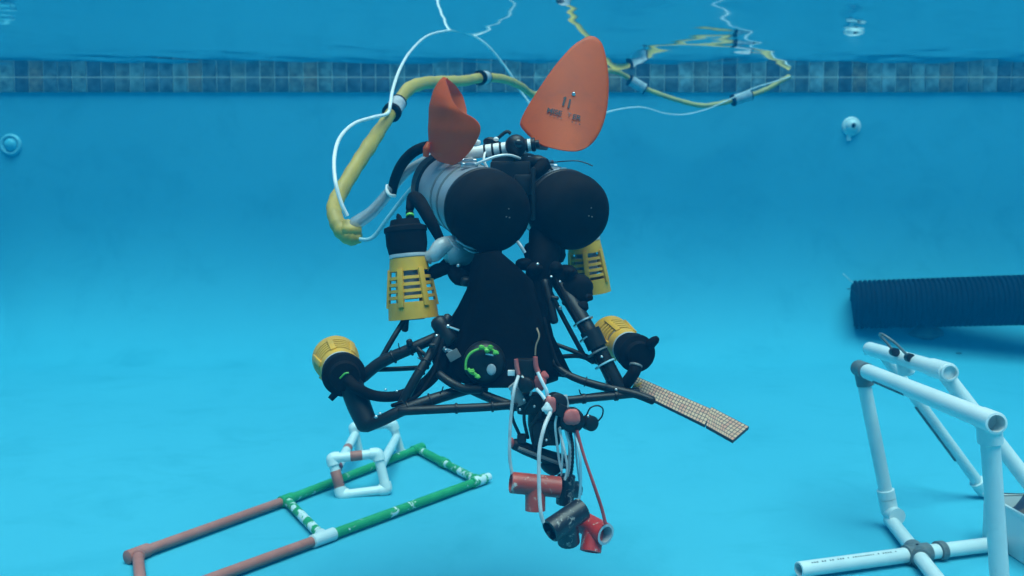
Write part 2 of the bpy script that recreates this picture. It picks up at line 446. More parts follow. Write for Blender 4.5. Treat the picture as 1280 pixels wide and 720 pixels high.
# ------------------------------------------------------------------ corrugated pipe and its rock
CY = 4.04
cz_ = P(1170, 377, CY).z; pr = 31 * CY / FPX
a = P(1066, 381, CY + .06); b = P(1400, 371.5, CY - .20)
t = thing('corrugated_pipe', 'large black corrugated drain pipe lying near the far wall', 'pipe', Vector(((a.x + b.x) / 2, CY, a.z - pr)))
mb = MB(); L = (b - a).length; pit = .0208; prof_l = [(.001, .004), (pr * .84, .004), (pr * .86, 0)]
k = 0
while k * pit < L:
    s = k * pit
    prof_l += [(pr * .865, s + .0002), (pr * .865, s + pit * .42), (pr, s + pit * .52), (pr, s + pit * .90), (pr * .865, s + pit * .99)]
    k += 1
prof_l += [(pr * .5, L + pit)]
mb.lathe(a, b - a, prof_l, 40); mb.build('pipe_body', M['corr'], t, ang=30)
mb = MB(); mb.tube(spline([P(1071, 368, CY - .1), P(1064, 362, CY - .12), P(1059, 361, CY - .12)]), .0022, 6); mb.build('wire_end', M['black'], t)
mb = MB(); mb.tube(spline([P(1066, 353, CY - .05), P(1060, 348, CY - .06), P(1054, 342, CY - .06)]), .002, 6); mb.build('cord_end', M['cable'], t)
g = P(1160, 411, CY - .02)
mb = MB(); zr = fz(g.x, CY); mb.ball(G(1159, 416, .022), .056, (1.3, .8, .62), 22, .07, 4)
tag(mb.build('rock', M['rock'], None), 'small grey rock wedged beneath the corrugated pipe', 'rock')
for px, py, sx in ((1199, 442, .012), (1082, 443, .006)):
    g = G(px, py, .001)
    mb = MB(); mb.ball(g + Vector((0, 0, .002)), sx, (1, .6, .18), 10, .12, px)
    tag(mb.build('debris_flake', M['debris'], None), {1199: 'dark flake on the floor below the corrugated pipe', 925: 'faint dark flake on the floor left of the corrugated pipe', 1082: 'tiny dark flake on the floor by the white pipe frame'}[px], 'debris', 'debris on the pool floor')

# ------------------------------------------------------------------ pipe fittings
def tee(mbx, c, d, br, r, arm=1.9, ba=2.0):
    c = Vector(c); d = Vector(d).normalized(); br = Vector(br).normalized()
    mbx.lathe(c - d * r * arm, d, [(r * 1.05, 0), (r * 1.30, .0015), (r * 1.30, 2 * r * arm - .0015), (r * 1.05, 2 * r * arm)], 18)
    mbx.lathe(c, br, [(r * 1.1, 0), (r * 1.30, .002), (r * 1.30, r * ba - .0015), (r * 1.05, r * ba)], 18)
    return mbx
def elbow(mbx, c, d1, d2, r, arm=2.0):
    c = Vector(c); d1 = Vector(d1).normalized(); d2 = Vector(d2).normalized()
    pts = [c + d1 * r * arm, c + d1 * r * .55, c + (d1 + d2) * r * .10, c + d2 * r * .55, c + d2 * r * arm]
    mbx.tube(spline(pts, 5), r * 1.28, 18)
    return mbx
def tee_at(parent, name, material, *a, **k):
    mbx = MB(); tee(mbx, *a, **k); return mbx.build(name, material, parent)
def pipe_at(parent, material, a, b, r, **k):
    mbx = MB(); mbx.pipe(a, b, r, **k); return mbx.build('pipe', material, parent)

# ------------------------------------------------------------------ red and green pipe grid on the floor
r = .0099; LF = .0134
TL, BLc = G(172, 692, LF), G(205, 800, LF)
FM, NM = G(358, 625, LF), G(404, 672, LF)
FR, NR = G(522, 561, LF), G(598, 601, LF)
d = (FR - TL).normalized()
t = thing('pipe_grid', 'red and green painted pipe rectangle lying on the pool floor', 'pipe frame', Vector((-.45, 1.9, 0)))
pipe_at(t, M['redpipe'], TL, FM, r); pipe_at(t, M['green'], FM, FR, r)
NL = NM - (FM - TL)
e = NM - (NR - NM).normalized() * (FM - TL).length
pipe_at(t, M['redpipe'], NM, e, r); pipe_at(t, M['green'], NM, NR, r)
pipe_at(t, M['greenworn'], FM, NM, r)
mid = FR.lerp(NR, .45)
pipe_at(t, M['green'], FR, mid, r * 1.1); pipe_at(t, M['greenworn'], mid, NR, r * 1.02)
pipe_at(t, M['redpipe'], TL, e, r)
tee_at(t, 'tee_joint', M['redpipe'], TL, d, e - TL, r, arm=2.4)
tee_at(t, 'tee_joint', M['green'], FM, d, NM - FM, r)
tee_at(t, 'tee_joint', M['green'], FR, d, NR - FR, r, arm=2.4)
tee_at(t, 'tee_joint', M['greenworn'], NR, NR - NM, FR - NR, r, arm=2.6)
tee_at(t, 'tee_joint', M['scuffed_white'], NM, NR - NM, FM - NM, r, arm=2.9)
mb = MB(); mb.lathe(FR.lerp(NR, .42), NR - FR, [(r * 1.1, 0), (r * 1.35, .002), (r * 1.35, .03), (r * 1.1, .032)], 18); mb.build('coupling', M['green'], t)
mb = MB(); mb.pipe(NR + (NR - NM).normalized() * r * 1.5, NR + (NR - NM).normalized() * r * 4.2, r * 1.05, open1=True); mb.build('pipe_stub', M['scuffed_white'], t)

# ------------------------------------------------------------------ white pipe cube
r = .0113
fY = 2.03
TLc, TRc, BRc, BLc = P(415, 573, fY), P(472, 567, fY + .02), P(483, 612, fY), P(427, 619, fY - .02)
bY = 2.38
tl2, tr2, br2, bl2 = P(442, 534, bY), P(491, 530, bY + .03), P(503, 571, bY + .03), P(452, 578, bY)
t = thing('pipe_cube', 'small white pipe cube with red tape standing on the pipe rectangle', 'pipe frame', Vector((-.36, 2.2, 0)))
for q in ((TLc, TRc, BRc, BLc), (tl2, tr2, br2, bl2)):
    for k in range(4): pipe_at(t, M['white'], q[k], q[(k + 1) % 4], r)
    for k in range(4):
        mb = MB(); elbow(mb, q[k], q[(k + 1) % 4] - q[k], q[k - 1] - q[k], r, 1.5); mb.build('elbow_joint', M['white'], t)
pipe_at(t, M['white'], TLc.lerp(BLc, .35), tl2.lerp(bl2, .2), r); pipe_at(t, M['white'], TRc.lerp(BRc, .35), tr2.lerp(br2, .4), r)
def band(parent, a, b, f0, f1, r, material, name='tape_band'):
    a, b = Vector(a), Vector(b); mbx = MB(); L = (b - a).length
    mbx.lathe(a + (b - a) * f0, b - a, [(r, 0), (r * 1.04, .0006), (r * 1.04, L * (f1 - f0) - .0006), (r, L * (f1 - f0))], 18); return mbx.build(name, material, parent)
band(t, TLc, TRc, .40, .66, r, M['redpipe'])
band(t, TLc, BLc, .34, .78, r * 1.03, M['redpipe'])
band(t, TLc.lerp(BLc, .35), tl2.lerp(bl2, .2), .03, .12, r, M['redtape'])
band(t, TLc.lerp(BLc, .35), tl2.lerp(bl2, .2), .52, .60, r, M['redpipe'])

# ------------------------------------------------------------------ big white pipe stand on the right
r = .0135
t = thing('pipe_stand', 'tall white pipe stand with grey joints at the right edge', 'pipe frame', Vector((.85, 1.65, 0)))
n1 = P(1078, 462, 1.80); n2 = P(1243, 528, 1.27)                    # near rail
ext = (n2 - n1).normalized()
mb = MB(); mb.pipe(n1 + ext * .03, P(1246, 529.5, 1.255), r * 1.16, open1=True); mb.build('rail', M['white'], t)
p1 = P(1112, 655, 1.80); p1.z = .033
f1 = P(1078, 470, 1.80)
pipe_at(t, M['scuffed_white'], f1, p1, r)
tee_at(t, 'tee_joint', M['greyfit'], n1, ext, p1 - n1, r * .98, arm=1.7, ba=2.6)
mb = MB(); elbow(mb, p1, f1 - p1, Vector((.10, -1, 0)), r, 2.2); mb.build('elbow_joint', M['white'], t)
mb = MB(); mb.lathe(p1 + (f1 - p1).normalized() * .03, f1 - p1, [(r, 0), (r * 1.3, .001), (r * 1.3, .018), (r, .019)], 18); mb.build('coupling', M['white'], t)
mb = MB(); mb.ball(p1 + Vector((.012, -.016, .004)), .0035); mb.build('screw', M['greyfit'], t)
x0 = G(1146, 692, .018); far = p1.copy(); far.z = .018
dirB = (x0 - far); dirB.z = 0; dirB.normalize()
pipe_at(t, M['white'], far, x0 + dirB * .5, r)
a0 = G(998, 712, .018); a1 = G(1275, 676, .018)
mb = MB(); mb.pipe(a0, x0, r * 1.02, open0=True); mb.build('pipe', M['scuffed_white'], t)
pipe_at(t, M['scuffed_white'], x0, a1, r * 1.02)
mb = MB(); dA = (a1 - a0).normalized()
mb.lathe(x0 - dA * .026, dA, [(r, 0), (r * 1.32, .001), (r * 1.32, .051), (r, .052)], 18)
mb.lathe(x0 - dirB * .028, dirB, [(r, 0), (r * 1.32, .001), (r * 1.32, .055), (r, .056)], 18); mb.build('cross_joint', M['greyfit'], t)
mb = MB(); mb.lathe(x0 + dA * .046, dA, [(r, 0), (r * 1.32, .001), (r * 1.32, .014), (r, .015)], 18); mb.build('coupling', M['greyfit'], t)
mb = MB(); q = P(1236, 526, 1.30); qb = P(1248, 700, 1.31); qb = q + (qb - q) * ((q.z - .02) / (q.z - qb.z)); mb.pipe(q, qb, r); mb.build('post', M['scuffed_white'], t)
tee_at(t, 'tee_joint', M['white'], q, ext, qb - q, r, arm=1.5, ba=2.6)
r2a = P(1087, 436, 2.02); r2b = P(1188, 466, 1.62); ex2 = (r2b - r2a).normalized()
mb = MB(); mb.pipe(r2a, r2b, r * 1.18, open1=True); mb.build('rail', M['white'], t)
mb = MB(); mb.pipe(r2b - ex2 * .075, r2b - ex2 * .008, r * 1.34); mb.build('coupling', M['white'], t)
da = r2a + ex2 * .075; db = P(1227, 609, 2.0)
mb = MB(); mb.pipe(da, db, r * .92); mb.build('leg', M['scuffed_white'], t)
dd = (db - da); s0 = da + dd * .38 + Vector((-.0135, -.004, -.004)); s1 = da + dd * .78 + Vector((-.0135, -.004, -.004))
mb = MB(); mb.tube([s0, s1], .003, 8); mb.build('dark_strip', M['greyfit'], t)
mb = MB(); elbow(mb, P(1229, 612, 2.0), da - db, Vector((1, -.1, 0)), r); mb.build('elbow_joint', M['white'], t)
ea = r2b - ex2 * .035; eb = P(1285, 602, 1.60); eb2 = ea + (eb - ea) * ((ea.z - .03) / (ea.z - eb.z))
mb = MB(); mb.pipe(ea, eb2, r * 1.05); mb.build('leg', M['scuffed_white'], t)
mb = MB(); mb.lathe(r2a + ex2 * .19, Vector((.25, 0, -1)), [(r * 1.2, 0), (r * 1.25, .03), (r, .034)], 18); mb.build('pipe_stub', M['white'], t)
mb = MB(); h0 = P(1118, 440, 1.83); h1 = P(1137, 447, 1.77); hm_ = P(1099, 418, 1.82)
mb.tube(spline([h0, P(1108, 428, 1.84), P(1100, 419, 1.84), P(1103, 418, 1.80), P(1118, 428, 1.78), h1], 6), .0028, 8); mb.build('wire_hook', M['metal'] if False else M['greyfit'], t)
for hh in (h0, h1):
    mb = MB(); mb.lathe(hh - ex2 * .008, ex2, [(.005, 0), (.009, .001), (.009, .015), (.005, .016)], 12); mb.build('hook_clip', M['black'], t)
mb = MB(); s0 = n1.lerp(n2, .18) + Vector((-.0135, 0, -.010)); s1 = n1.lerp(n2, .45) + Vector((-.0135, 0, -.010)); mb.tube([s0, s1], .0022, 8); mb.build('dark_strip', M['greyfit'], t)
# printed line along the base pipe
mb = MB(); rg = random.Random(5)
for k in range(34):
    if rg.random() < .15: continue
    pz = a0.lerp(x0, .10 + .72 * k / 34); mb.box(pz + Vector((0, -.0062, r * .92)), rg.uniform(.0015, .003), .0045, .0008)
mb.build('printed_line', M['greyfit'], t)

# white bin behind the post
bx0, bx1, by0, by1, bh, bt = .945, 1.28, 1.36, 1.74, .085, .004
t = thing('plastic_bin', 'white plastic bin with dark contents at the right edge', 'bin', Vector(((bx0 + bx1) / 2, (by0 + by1) / 2, .0)))
for nm, c, sx, sy, sz in (('side_wall', (bx0, (by0 + by1) / 2, bh / 2 + .002), bt, by1 - by0, bh), ('side_wall', (bx1, (by0 + by1) / 2, bh / 2 + .002), bt, by1 - by0, bh),
                          ('end_wall', ((bx0 + bx1) / 2, by0, bh / 2 + .002), bx1 - bx0 - bt - .001, bt, bh - .002), ('end_wall', ((bx0 + bx1) / 2, by1, bh / 2 + .002), bx1 - bx0 - bt - .001, bt, bh - .002),
                          ('bottom_panel', ((bx0 + bx1) / 2, (by0 + by1) / 2, .006), bx1 - bx0 - .01, by1 - by0 - .01, .004)):
    mb = MB(); mb.box(c, sx, sy, sz, bev=.001); mb.build(nm, M['white'], t)
mb = MB(); mb.tube([(bx0, by0, bh + .003), (bx0, by1, bh + .003), (bx1, by1, bh + .003), (bx1, by0, bh + .003)], .005, 8); mb.build('rim', M['white'], t)
mb = MB(); mb.ball((1.022, 1.655, .065), .066, (1.0, 1.0, .75), 20, .08, 3); tag(mb.build('dark_bundle', M['navy'], None), 'dark rounded bundle inside the white plastic bin', 'bundle')

exec_marker = None
# ------------------------------------------------------------------ the robot
rov = thing('underwater_robot', 'black framed underwater robot with twin hulls, orange fins and yellow thrusters', 'robot', Vector((0, 1.3, .27)))

# hulls: two tubes pointing at the camera, their sterns up and to the left
hullsrc = []
for fx, fy, D, rr in ((619, 269, 1.245, .0585), (722, 268, 1.27, .0565)):
    f = P(fx, fy, D); ax = Vector((-.105, .27, .062)).normalized()
    mb = MB(); mb.lathe(f + ax * .012, ax, [(rr * .955, 0), (rr * .955, .235), (rr * .9, .245)], 40); hb = mb.build('hull', M['hull'], rov)
    mb = MB()                                                  # the soft black cap over the bow
    pf = [(rr * .02, -.017), (rr * .40, -.016), (rr * .66, -.0125), (rr * .84, -.005), (rr * .955, .007), (rr * 1.0, .020), (rr * 1.0, .055), (rr * .97, .062)]
    mb.lathe(f, ax, pf, 44); mb.build('end_cap', M['rubber'], hb)
    mb = MB(); mb.lathe(f + ax * .046, ax, [(rr * 1.0, 0), (rr * 1.022, .002), (rr * 1.022, .006), (rr * 1.0, .008)], 44); mb.build('cap_hem', M['black'], hb)
    for dx_, dy_ in ((17, -8), (14, 2), (18, 3)):
        mb = MB(); mb.ball(P(fx + dx_, fy + dy_, D - .013), .0011, seg=8); mb.build('speck', M['greyfit'], hb)
    for s in (.085, .118):
        mb = MB(); mb.lathe(f + ax * (s + .012), ax, [(rr * .955, 0), (rr * .972, .001), (rr * .972, .007), (rr * .955, .008)], 40); mb.build('strap', M['greyfit'], hb)
    mb = MB(); mb.lathe(f + ax * .205, ax, [(rr * .96, 0), (rr * 1.04, .002), (rr * 1.04, .028), (rr * .96, .03), (rr * .9, .045)], 40); mb.build('stern_ring', M['black'], hb)
    u = Vector((0, 0, 1)); u = (u - ax * u.dot(ax)).normalized(); sv = ax.cross(u)
    for s, a in ((.072, -.25), (.105, -.10), (.150, -.18)):
        cpos = f + ax * (s + .012) + (u * math.cos(a) + sv * math.sin(a)) * rr * 1.02
        mb = MB(); mb.box(cpos, .016, .008, .007, (sv, ax, u), .0015); mb.lathe(cpos + sv * -.012, sv, [(.003, 0), (.0042, .001), (.0042, .024), (.003, .025)], 10); mb.build('hose_clamp', M['metal'], hb)
    hullsrc.append((f, ax, u, sv))

# fins
def fin_right():
    out = [(652, 160), (650, 154), (655, 141), (667, 121), (690, 87), (713, 60), (728, 49), (738, 45), (747, 48), (754, 58), (759, 80), (761, 106), (759, 135), (753, 158), (744, 175), (733, 185), (722, 189), (708, 189), (692, 186), (676, 181), (661, 170)]
    n = len(out); base_y, top_y = 189, 45
    def dep(px, py): # leaning: the tip is set further back than the foot so the face catches sun, the middle bellies out
        k = (base_y - py) / (base_y - top_y); q = (px - 706) / 55
        return 1.338 + .068 * k + .018 * q * q * (1 - .6 * k)
    c = (706, 125)
    rings_f, rings_b = [], []
    pl = spline([Vector((x, y, 0)) for x, y in out + [out[0]]], 4)[:-1]
    mbx = MB(); th = .007
    def ringp(k, off, dz):
        r_ = []
        for p in pl:
            x = c[0] + (p.x - c[0]) * k; y = c[1] + (p.y - c[1]) * k
            r_.append(P(x, y, dep(x, y) + off) )
        return r_
    ks = [.02, .25, .5, .75, .93, .985]
    rings = [ringp(k, 0, 0) for k in ks] + [ringp(1.0, .002, 0), ringp(1.0, th - .002, 0)] + [ringp(k, th, 0) for k in reversed(ks)]
    mbx.loft(rings, True, True)
    return mbx.build('fin', M['orange'], rov, ang=60), dep
fr, fdep = fin_right()
# the print on it
def print_text(txt, px, py, size_px, ang, material, parent, name, D=None, squash=1.0):
    cu = bpy.data.curves.new('t', 'FONT'); cu.body = txt; cu.size = 1; cu.align_x = 'CENTER'; cu.align_y = 'CENTER'; cu.offset = .035
    ob = bpy.data.objects.new('t', cu); C.objects.link(ob)
    dg = bpy.context.evaluated_depsgraph_get(); me = bpy.data.meshes.new_from_object(ob.evaluated_get(dg))
    bpy.data.objects.remove(ob)
    bm = bmesh.new(); bm.from_mesh(me); bmesh.ops.triangulate(bm, faces=bm.faces)
    mbx = MB(); ca, sa = math.cos(ang), math.sin(ang)
    for v in bm.verts:
        x, y = v.co.x * size_px, -v.co.y * size_px * squash
        X_, Y_ = px + x * ca - y * sa, py + x * sa + y * ca
        mbx.v.append(P(X_, Y_, fdep(X_, Y_) - .0020))
    bm.verts.index_update(); mbx.f = [tuple(v.index for v in f.verts) for f in bm.faces]; bm.free()
    return mbx.build(name, material, parent, smooth=False)
AN = R(14)
print_text('MISE', 693, 139.8, 9.6, AN, M['ink'], fr, 'lettering', squash=.85)
print_text('ER', 720.8, 147.0, 9.6, AN, M['ink'], fr, 'lettering', squash=.9)
print_text('T', 711.5, 143.5, 8.0, AN, M['fadedink'], fr, 'lettering', squash=.8)
def stroke(pts, wpx, material, name):
    mbx = MB(); L, Rr = [], []
    for i, (x, y) in enumerate(pts):
        a = pts[max(0, i - 1)]; b = pts[min(len(pts) - 1, i + 1)]; dx, dy = b[0] - a[0], b[1] - a[1]; l = math.hypot(dx, dy)
        nx_, ny_ = -dy / l * wpx / 2, dx / l * wpx / 2
        L.append((x + nx_, y + ny_)); Rr.append((x - nx_, y - ny_))
    q = L + Rr[::-1]
    mbx.v = [P(x, y, fdep(x, y) - .0020) for x, y in q]; nn = len(L)
    mbx.f = [(i, i + 1, 2 * nn - 2 - i, 2 * nn - 1 - i) for i in range(nn - 1)]
    return mbx.build(name, material, fr, smooth=False)
stroke([(707.5, 121.5), (705.2, 126), (703.8, 132)], 2.6, M['ink'], 'emblem')
stroke([(713, 124), (711.8, 129), (710.3, 135)], 2.4, M['ink'], 'emblem')
stroke([(704, 123), (707.5, 121)], 1.4, M['ink'], 'emblem')
for k in range(9):
    if k in (4, 5): continue
    x = 687 + 4.6 * k; y = 143.5 + 1.45 * k; stroke([(x, y), (x + 1.6, y + .4)], 1.3, M['fadedink'] if k % 2 else M['ink'], 'small_print')
q = P(717, 117.5, fdep(717, 117.5) - .001); mb = MB(); mb.lathe(q, (0, -1, -.1), [(.0030, -.001), (.0030, .001), (.0014, .002)], 12); mb.build('rivet', M['metal'], fr)
# left fin, folded like a leaf: a front half and a back half meeting in a fold on the left
def lerp_pts(tab, v):
    for k in range(len(tab) - 1):
        if v <= tab[k + 1][0]:
            q = (v - tab[k][0]) / (tab[k + 1][0] - tab[k][0]); return Vector(tab[k][1]).lerp(Vector(tab[k + 1][1]), q)
    return Vector(tab[-1][1])
foldl = [(0, (548, 200, 1.37)), (.12, (535.5, 190, 1.365)), (.35, (533, 160, 1.36)), (.6, (534.5, 134, 1.36)), (.82, (541, 114, 1.36)), (.95, (550, 101, 1.36)), (1, (555.5, 97.5, 1.36))]
front = [(0, (566, 206, 1.335)), (.10, (577, 201, 1.322)), (.22, (590, 187, 1.308)), (.36, (600, 168, 1.292)), (.45, (600.5, 156, 1.29)), (.55, (592, 147, 1.292)), (.66, (575, 139, 1.30)), (.78, (565.5, 126, 1.315)), (.9, (559.5, 108, 1.34)), (1, (556.5, 97.8, 1.36))]
back = [(0, (562, 203, 1.375)), (.2, (576, 188, 1.385)), (.45, (583, 158, 1.41)), (.6, (583, 139, 1.43)), (.78, (577, 119, 1.44)), (.92, (566, 103, 1.41)), (1, (557.5, 97.5, 1.37))]
grid = []
NV, NU = 36, 9
for i in range(NV + 1):
    v = i / NV; F, A, B = lerp_pts(foldl, v), lerp_pts(front, v), lerp_pts(back, v); row = []
    for j in range(NU, 0, -1):
        u_ = j / NU; p = F.lerp(B, u_); p.z += .012 * math.sin(math.pi * u_) * math.sin(math.pi * min(1, v + .05)); row.append(P(*p))
    for j in range(0, NU + 1):
        u_ = j / NU; p = F.lerp(A, u_); p.z -= .016 * math.sin(math.pi * u_) * math.sin(math.pi * min(1, v + .1)); row.append(P(*p))
    grid.append(row)
for _ in range(3):
    g2 = [[p.copy() for p in row] for row in grid]
    for i in range(1, NV):
        for j in range(1, len(grid[0]) - 1):
            g2[i][j] = grid[i][j] * .5 + (grid[i - 1][j] + grid[i + 1][j] + grid[i][j - 1] + grid[i][j + 1]) * .125
        for j in (0, len(grid[0]) - 1): g2[i][j] = grid[i][j] * .6 + (grid[i - 1][j] + grid[i + 1][j]) * .2
    grid = g2
mb = MB(); mb.sheet(grid, .0045); fl = mb.build('fin', M['orange'], rov, ang=50)
mb = MB(); mb.tube(spline([P(532, 196, 1.35), P(533.5, 186, 1.35), P(536, 178, 1.352)]), [.004, .006, .003], 10); mb.build('fin_lug', M['orange'], fl)

# cross pipe carrying the fins, mast camera, box between the hulls
ca, cb = P(566, 194, 1.35), P(664, 181, 1.34)
mb = MB(); mb.pipe(ca, cb, .0093); xp = mb.build('cross_pipe', M['white'], rov)
for f_ in (.40, .50, .60, .93):
    band(xp, ca, cb, f_, f_ + .028, .0096, M['black'], 'tie_band')
mb = MB(); mb.lathe(cb, cb - ca, [(.009, 0), (.0105, .001), (.0105, .006), (.006, .007), (.006, .012)], 16); mb.build('pipe_end_plug', M['black'], xp)
mb = MB(); mb.tube([P(664, 182, 1.36), P(683, 184, 1.375)], .005, 10); mb.build('fin_bolt', M['greyfit'], rov)
mc = P(645, 182, 1.325)
mb = MB(); mb.lathe(mc + Vector((0, .045, .003)), (0, -1, -.05), [(.013, 0), (.0163, .004), (.0165, .030), (.0158, .040), (.012, .046), (.004, .049)], 26); mcam = mb.build('mast_camera', M['black'], rov)
mb = MB(); mb.ball(mc + Vector((.003, -.0015, .002)), .0075, (1, .5, 1), 16); mb.build('lens', M['lens'], mcam)
mb = MB(); mb.tube(spline([P(619, 176, 1.35), P(628, 168, 1.35), P(634, 164.5, 1.35), P(638.5, 167, 1.35)]), .0026, 8); mb.build('wire_hook', M['black'], rov)
for px, py, s in ((613, 177, .010), (621, 181, .008), (655, 178, .006)):
    mb = MB(); mb.ball(P(px, py, 1.355), s, (1.2, .9, .7), 14, .05, px); mb.build('knot', M['black'], xp)
for px, py, s, mt_ in ((596, 178, .0055, 'white'), (588, 198, .006, 'white'), (620, 174, .004, 'white'), (590, 206, .005, 'metal'), (577, 203, .005, 'metal')):
    mb = MB(); mb.ball(P(px, py, 1.345), s, (1.1, .8, .8), 12, .04, px); mb.build('bolt_head', M[mt_], rov)
mb = MB(); mb.box(P(638, 213, 1.37), .056, .07, .042, bev=.006); ebox = mb.build('electronics_box', M['black'], rov)
mb = MB(); mb.box(P(638, 217, 1.325), .060, .012, .036, bev=.004); mb.build('box_lid', M['black'], ebox)
mb = MB(); mb.tube(spline([P(588, 208, 1.31), P(605, 201, 1.30), P(622, 195, 1.30), P(637, 194, 1.31), P(650, 198, 1.33)]), .0021, 8); mb.build('cable', M['cable'], rov)
mb = MB(); mb.tube(spline([P(607, 188, 1.34), P(605, 200, 1.33), P(610, 212, 1.33)]), .002, 8); mb.build('cable', M['cable'], rov)
mb = MB(); mb.tube(spline([P(655, 205, 1.34), P(672, 202, 1.33), P(683, 203, 1.32)]), [.009, .010, .006], 12); mb.build('cable_gland', M['black'], rov)
mb = MB(); mb.tube(spline([P(664, 222, 1.31), P(672, 214, 1.31), P(681, 205, 1.32)]), [.006, .009, .011], 12); mb.build('hose_elbow', M['rubber'], rov)
mb = MB(); mb.tube(spline([P(676, 205, 1.32), P(695, 202.5, 1.31), P(718, 201, 1.30), P(730, 203, 1.30), P(741, 207.5, 1.30)]), .0009, 6); mb.build('zip_tail', M['black'], rov)
mb = MB(); mb.tube(spline([P(684, 206, 1.32), P(690, 212, 1.32), P(693, 216, 1.32)]), .002, 6); mb.build('zip_tail', M['black'], rov)
mb = MB(); mb.box(P(704, 213, 1.325), .010, .012, .008, bev=.002); mb.build('clamp_screw', M['metal'], rov)
mb = MB(); mb.box(P(666, 243, 1.29), .006, .05, .075, bev=.002); mb.box(P(655, 232, 1.31), .03, .05, .03, bev=.004); mb.build('hull_bracket', M['black'], rov)

# thrusters
def thruster(capc, ax, S=1.0, nozzle=None, spin=0.0):
    """capc = middle of the outer face of the black motor cap; ax points from the cap into the strainer"""
    capc = Vector(capc); ax = Vector(ax).normalized(); u, v, d_ = frame_of(ax)
    r0, r1, L, cl = .0265 * S, .0360 * S, .088 * S, .046 * S
    mb = MB(); mb.lathe(capc + ax * cl * .9, ax, [(.017 * S, 0), (.018 * S, .004), (.018 * S, L * .75), (.008 * S, L * .8)], 20); th = mb.build('thruster', M['float'], rov)
    mb = MB(); mb.lathe(capc, ax, [(.006 * S, -.004), (.020 * S, -.003), (.0225 * S, .005 * S), (.0305 * S, .008 * S), (.0312 * S, .014 * S), (.0295 * S, .016 * S), (.0295 * S, cl * .72), (.0278 * S, cl * .9), (.0270 * S, cl)], 32); mc_ = mb.build('motor_cap', M['rubber'], th)
    mb = MB(); mb.lathe(capc + ax * cl, ax, [(.0262 * S, 0), (.0272 * S, .0012), (.0272 * S, .005 * S), (.0262 * S, .006 * S)], 32); mb.build('collar_ring', M['clearfit'], th)
    st = capc + ax * (cl + .006 * S)
    rad = lambda t: r0 + (r1 - r0) * min(1, (t / L) * 1.15)
    mb = MB()
    def ringb(t0, t1, thk=.0026, seg=32):
        mb.lathe(st, ax, [(rad(t0) - thk * S, t0), (rad(t0), t0 + .0004), (rad(t1), t1 - .0004), (rad(t1) - thk * S, t1), (rad(t0) - thk * S, t0)], seg, False, False)
    ringb(0, L * .22); ringb(L * .72, L, .003)
    for k in range(4):
        t0 = L * (.30 + .105 * k); ringb(t0, t0 + L * .055, .0024)
    mb.lathe(st, ax, [(rad(L) - .003 * S, L * .985), (.001, L * .99)], 32)
    mb.build('strainer', M['yellow'], th)
    for k in range(6):
        a = 2 * math.pi * k / 6 + spin; e1 = u * math.cos(a) + v * math.sin(a)
        p0, p1 = st + ax * L * .18 + e1 * (rad(L * .18) - .0005), st + ax * L * .80 + e1 * (rad(L * .80) - .0005)
        e3 = (p1 - p0).normalized(); e2 = e3.cross(e1).normalized(); e1b = e2.cross(e3)
        mb = MB(); mb.box((p0 + p1) / 2, .0082 * S, .0058 * S, (p1 - p0).length, (e2, e1b, e3), .0008); mb.build('strainer_rib', M['yellow'], th)
    if nozzle:
        nd = Vector(nozzle).normalized(); c0 = capc + ax * .016 * S
        mb = MB(); mb.tube([c0 + nd * .024 * S, c0 + nd * .036 * S, c0 + nd * .041 * S], [.0055 * S, .0048 * S, .0038 * S], 12); mb.build('outlet_nozzle', M['rubber'], th)
    return th
vt = P(506, 277, 1.275)
t1 = thruster(vt, P(517, 395, 1.265) - vt, 1.0, None, .35)
mb = MB(); mb.tube([P(502, 282, 1.27), P(498, 270, 1.268), P(497, 267, 1.268)], [.006, .0035, .001], 10); mb.build('cap_fin', M['rubber'], t1)
mb = MB(); mb.tube([P(513, 282, 1.27), P(512, 265, 1.28)], .0058, 12); mb.build('cable_gland', M['rubber'], t1)
band(t1, P(513, 274, 1.27), P(512, 265, 1.28), .3, .55, .0060, M['greentie'], 'cable_tie')
vr = P(726, 262, 1.40)
t2 = thruster(vr, P(739, 384, 1.41) - vr, .95, None, .1)
tl_c = P(431, 471, 1.185)
t3 = thruster(tl_c, P(419, 447, 1.32) - tl_c, .96, None, .2)
mb = MB(); mb.tube([P(421, 490, 1.195), P(413, 499, 1.19)], [.005, .0042], 10); mb.build('outlet_nozzle', M['rubber'], t3)
tr_c = P(799, 444, 1.205)
t4 = thruster(tr_c, P(766, 422, 1.31) - tr_c, .86, None, .1)
mb = MB(); mb.tube([P(812, 431, 1.205), P(819, 425, 1.20), P(821, 423, 1.20)], [.0075, .006, .0045], 12, rnd=True); mb.build('outlet_nozzle', M['rubber'], t4)
mb = MB(); mb.tube(spline([P(796, 455, 1.20), P(792, 466, 1.195), P(782, 480, 1.20), P(772, 490, 1.21)]), .0085, 12); mb.build('cable_conduit', M['rubber'], t4)
band(t4, P(796, 452, 1.20), P(793, 464, 1.195), .3, .5, .0088, M['greyfit'], 'cable_tie')
# braided conduit from the left thruster
mb = MB(); mb.tube(spline([P(434, 474, 1.18), P(446, 485, 1.172), P(468, 494.5, 1.18), P(496, 495, 1.19), P(525, 484, 1.20), P(545, 465, 1.21), P(556, 440, 1.22), P(562, 412, 1.235)], 6), [.0075, .0078, .0072, .007, .0085, .009, .009, .008], 14); cdt = mb.build('braided_conduit', M['rubber'], t3)
mb = MB(); mb.tube(spline([P(425, 473, 1.176), P(431, 467, 1.174), P(436, 466, 1.174)]), .0012, 6); mb.build('cable_tie', M['greentie'], t3)

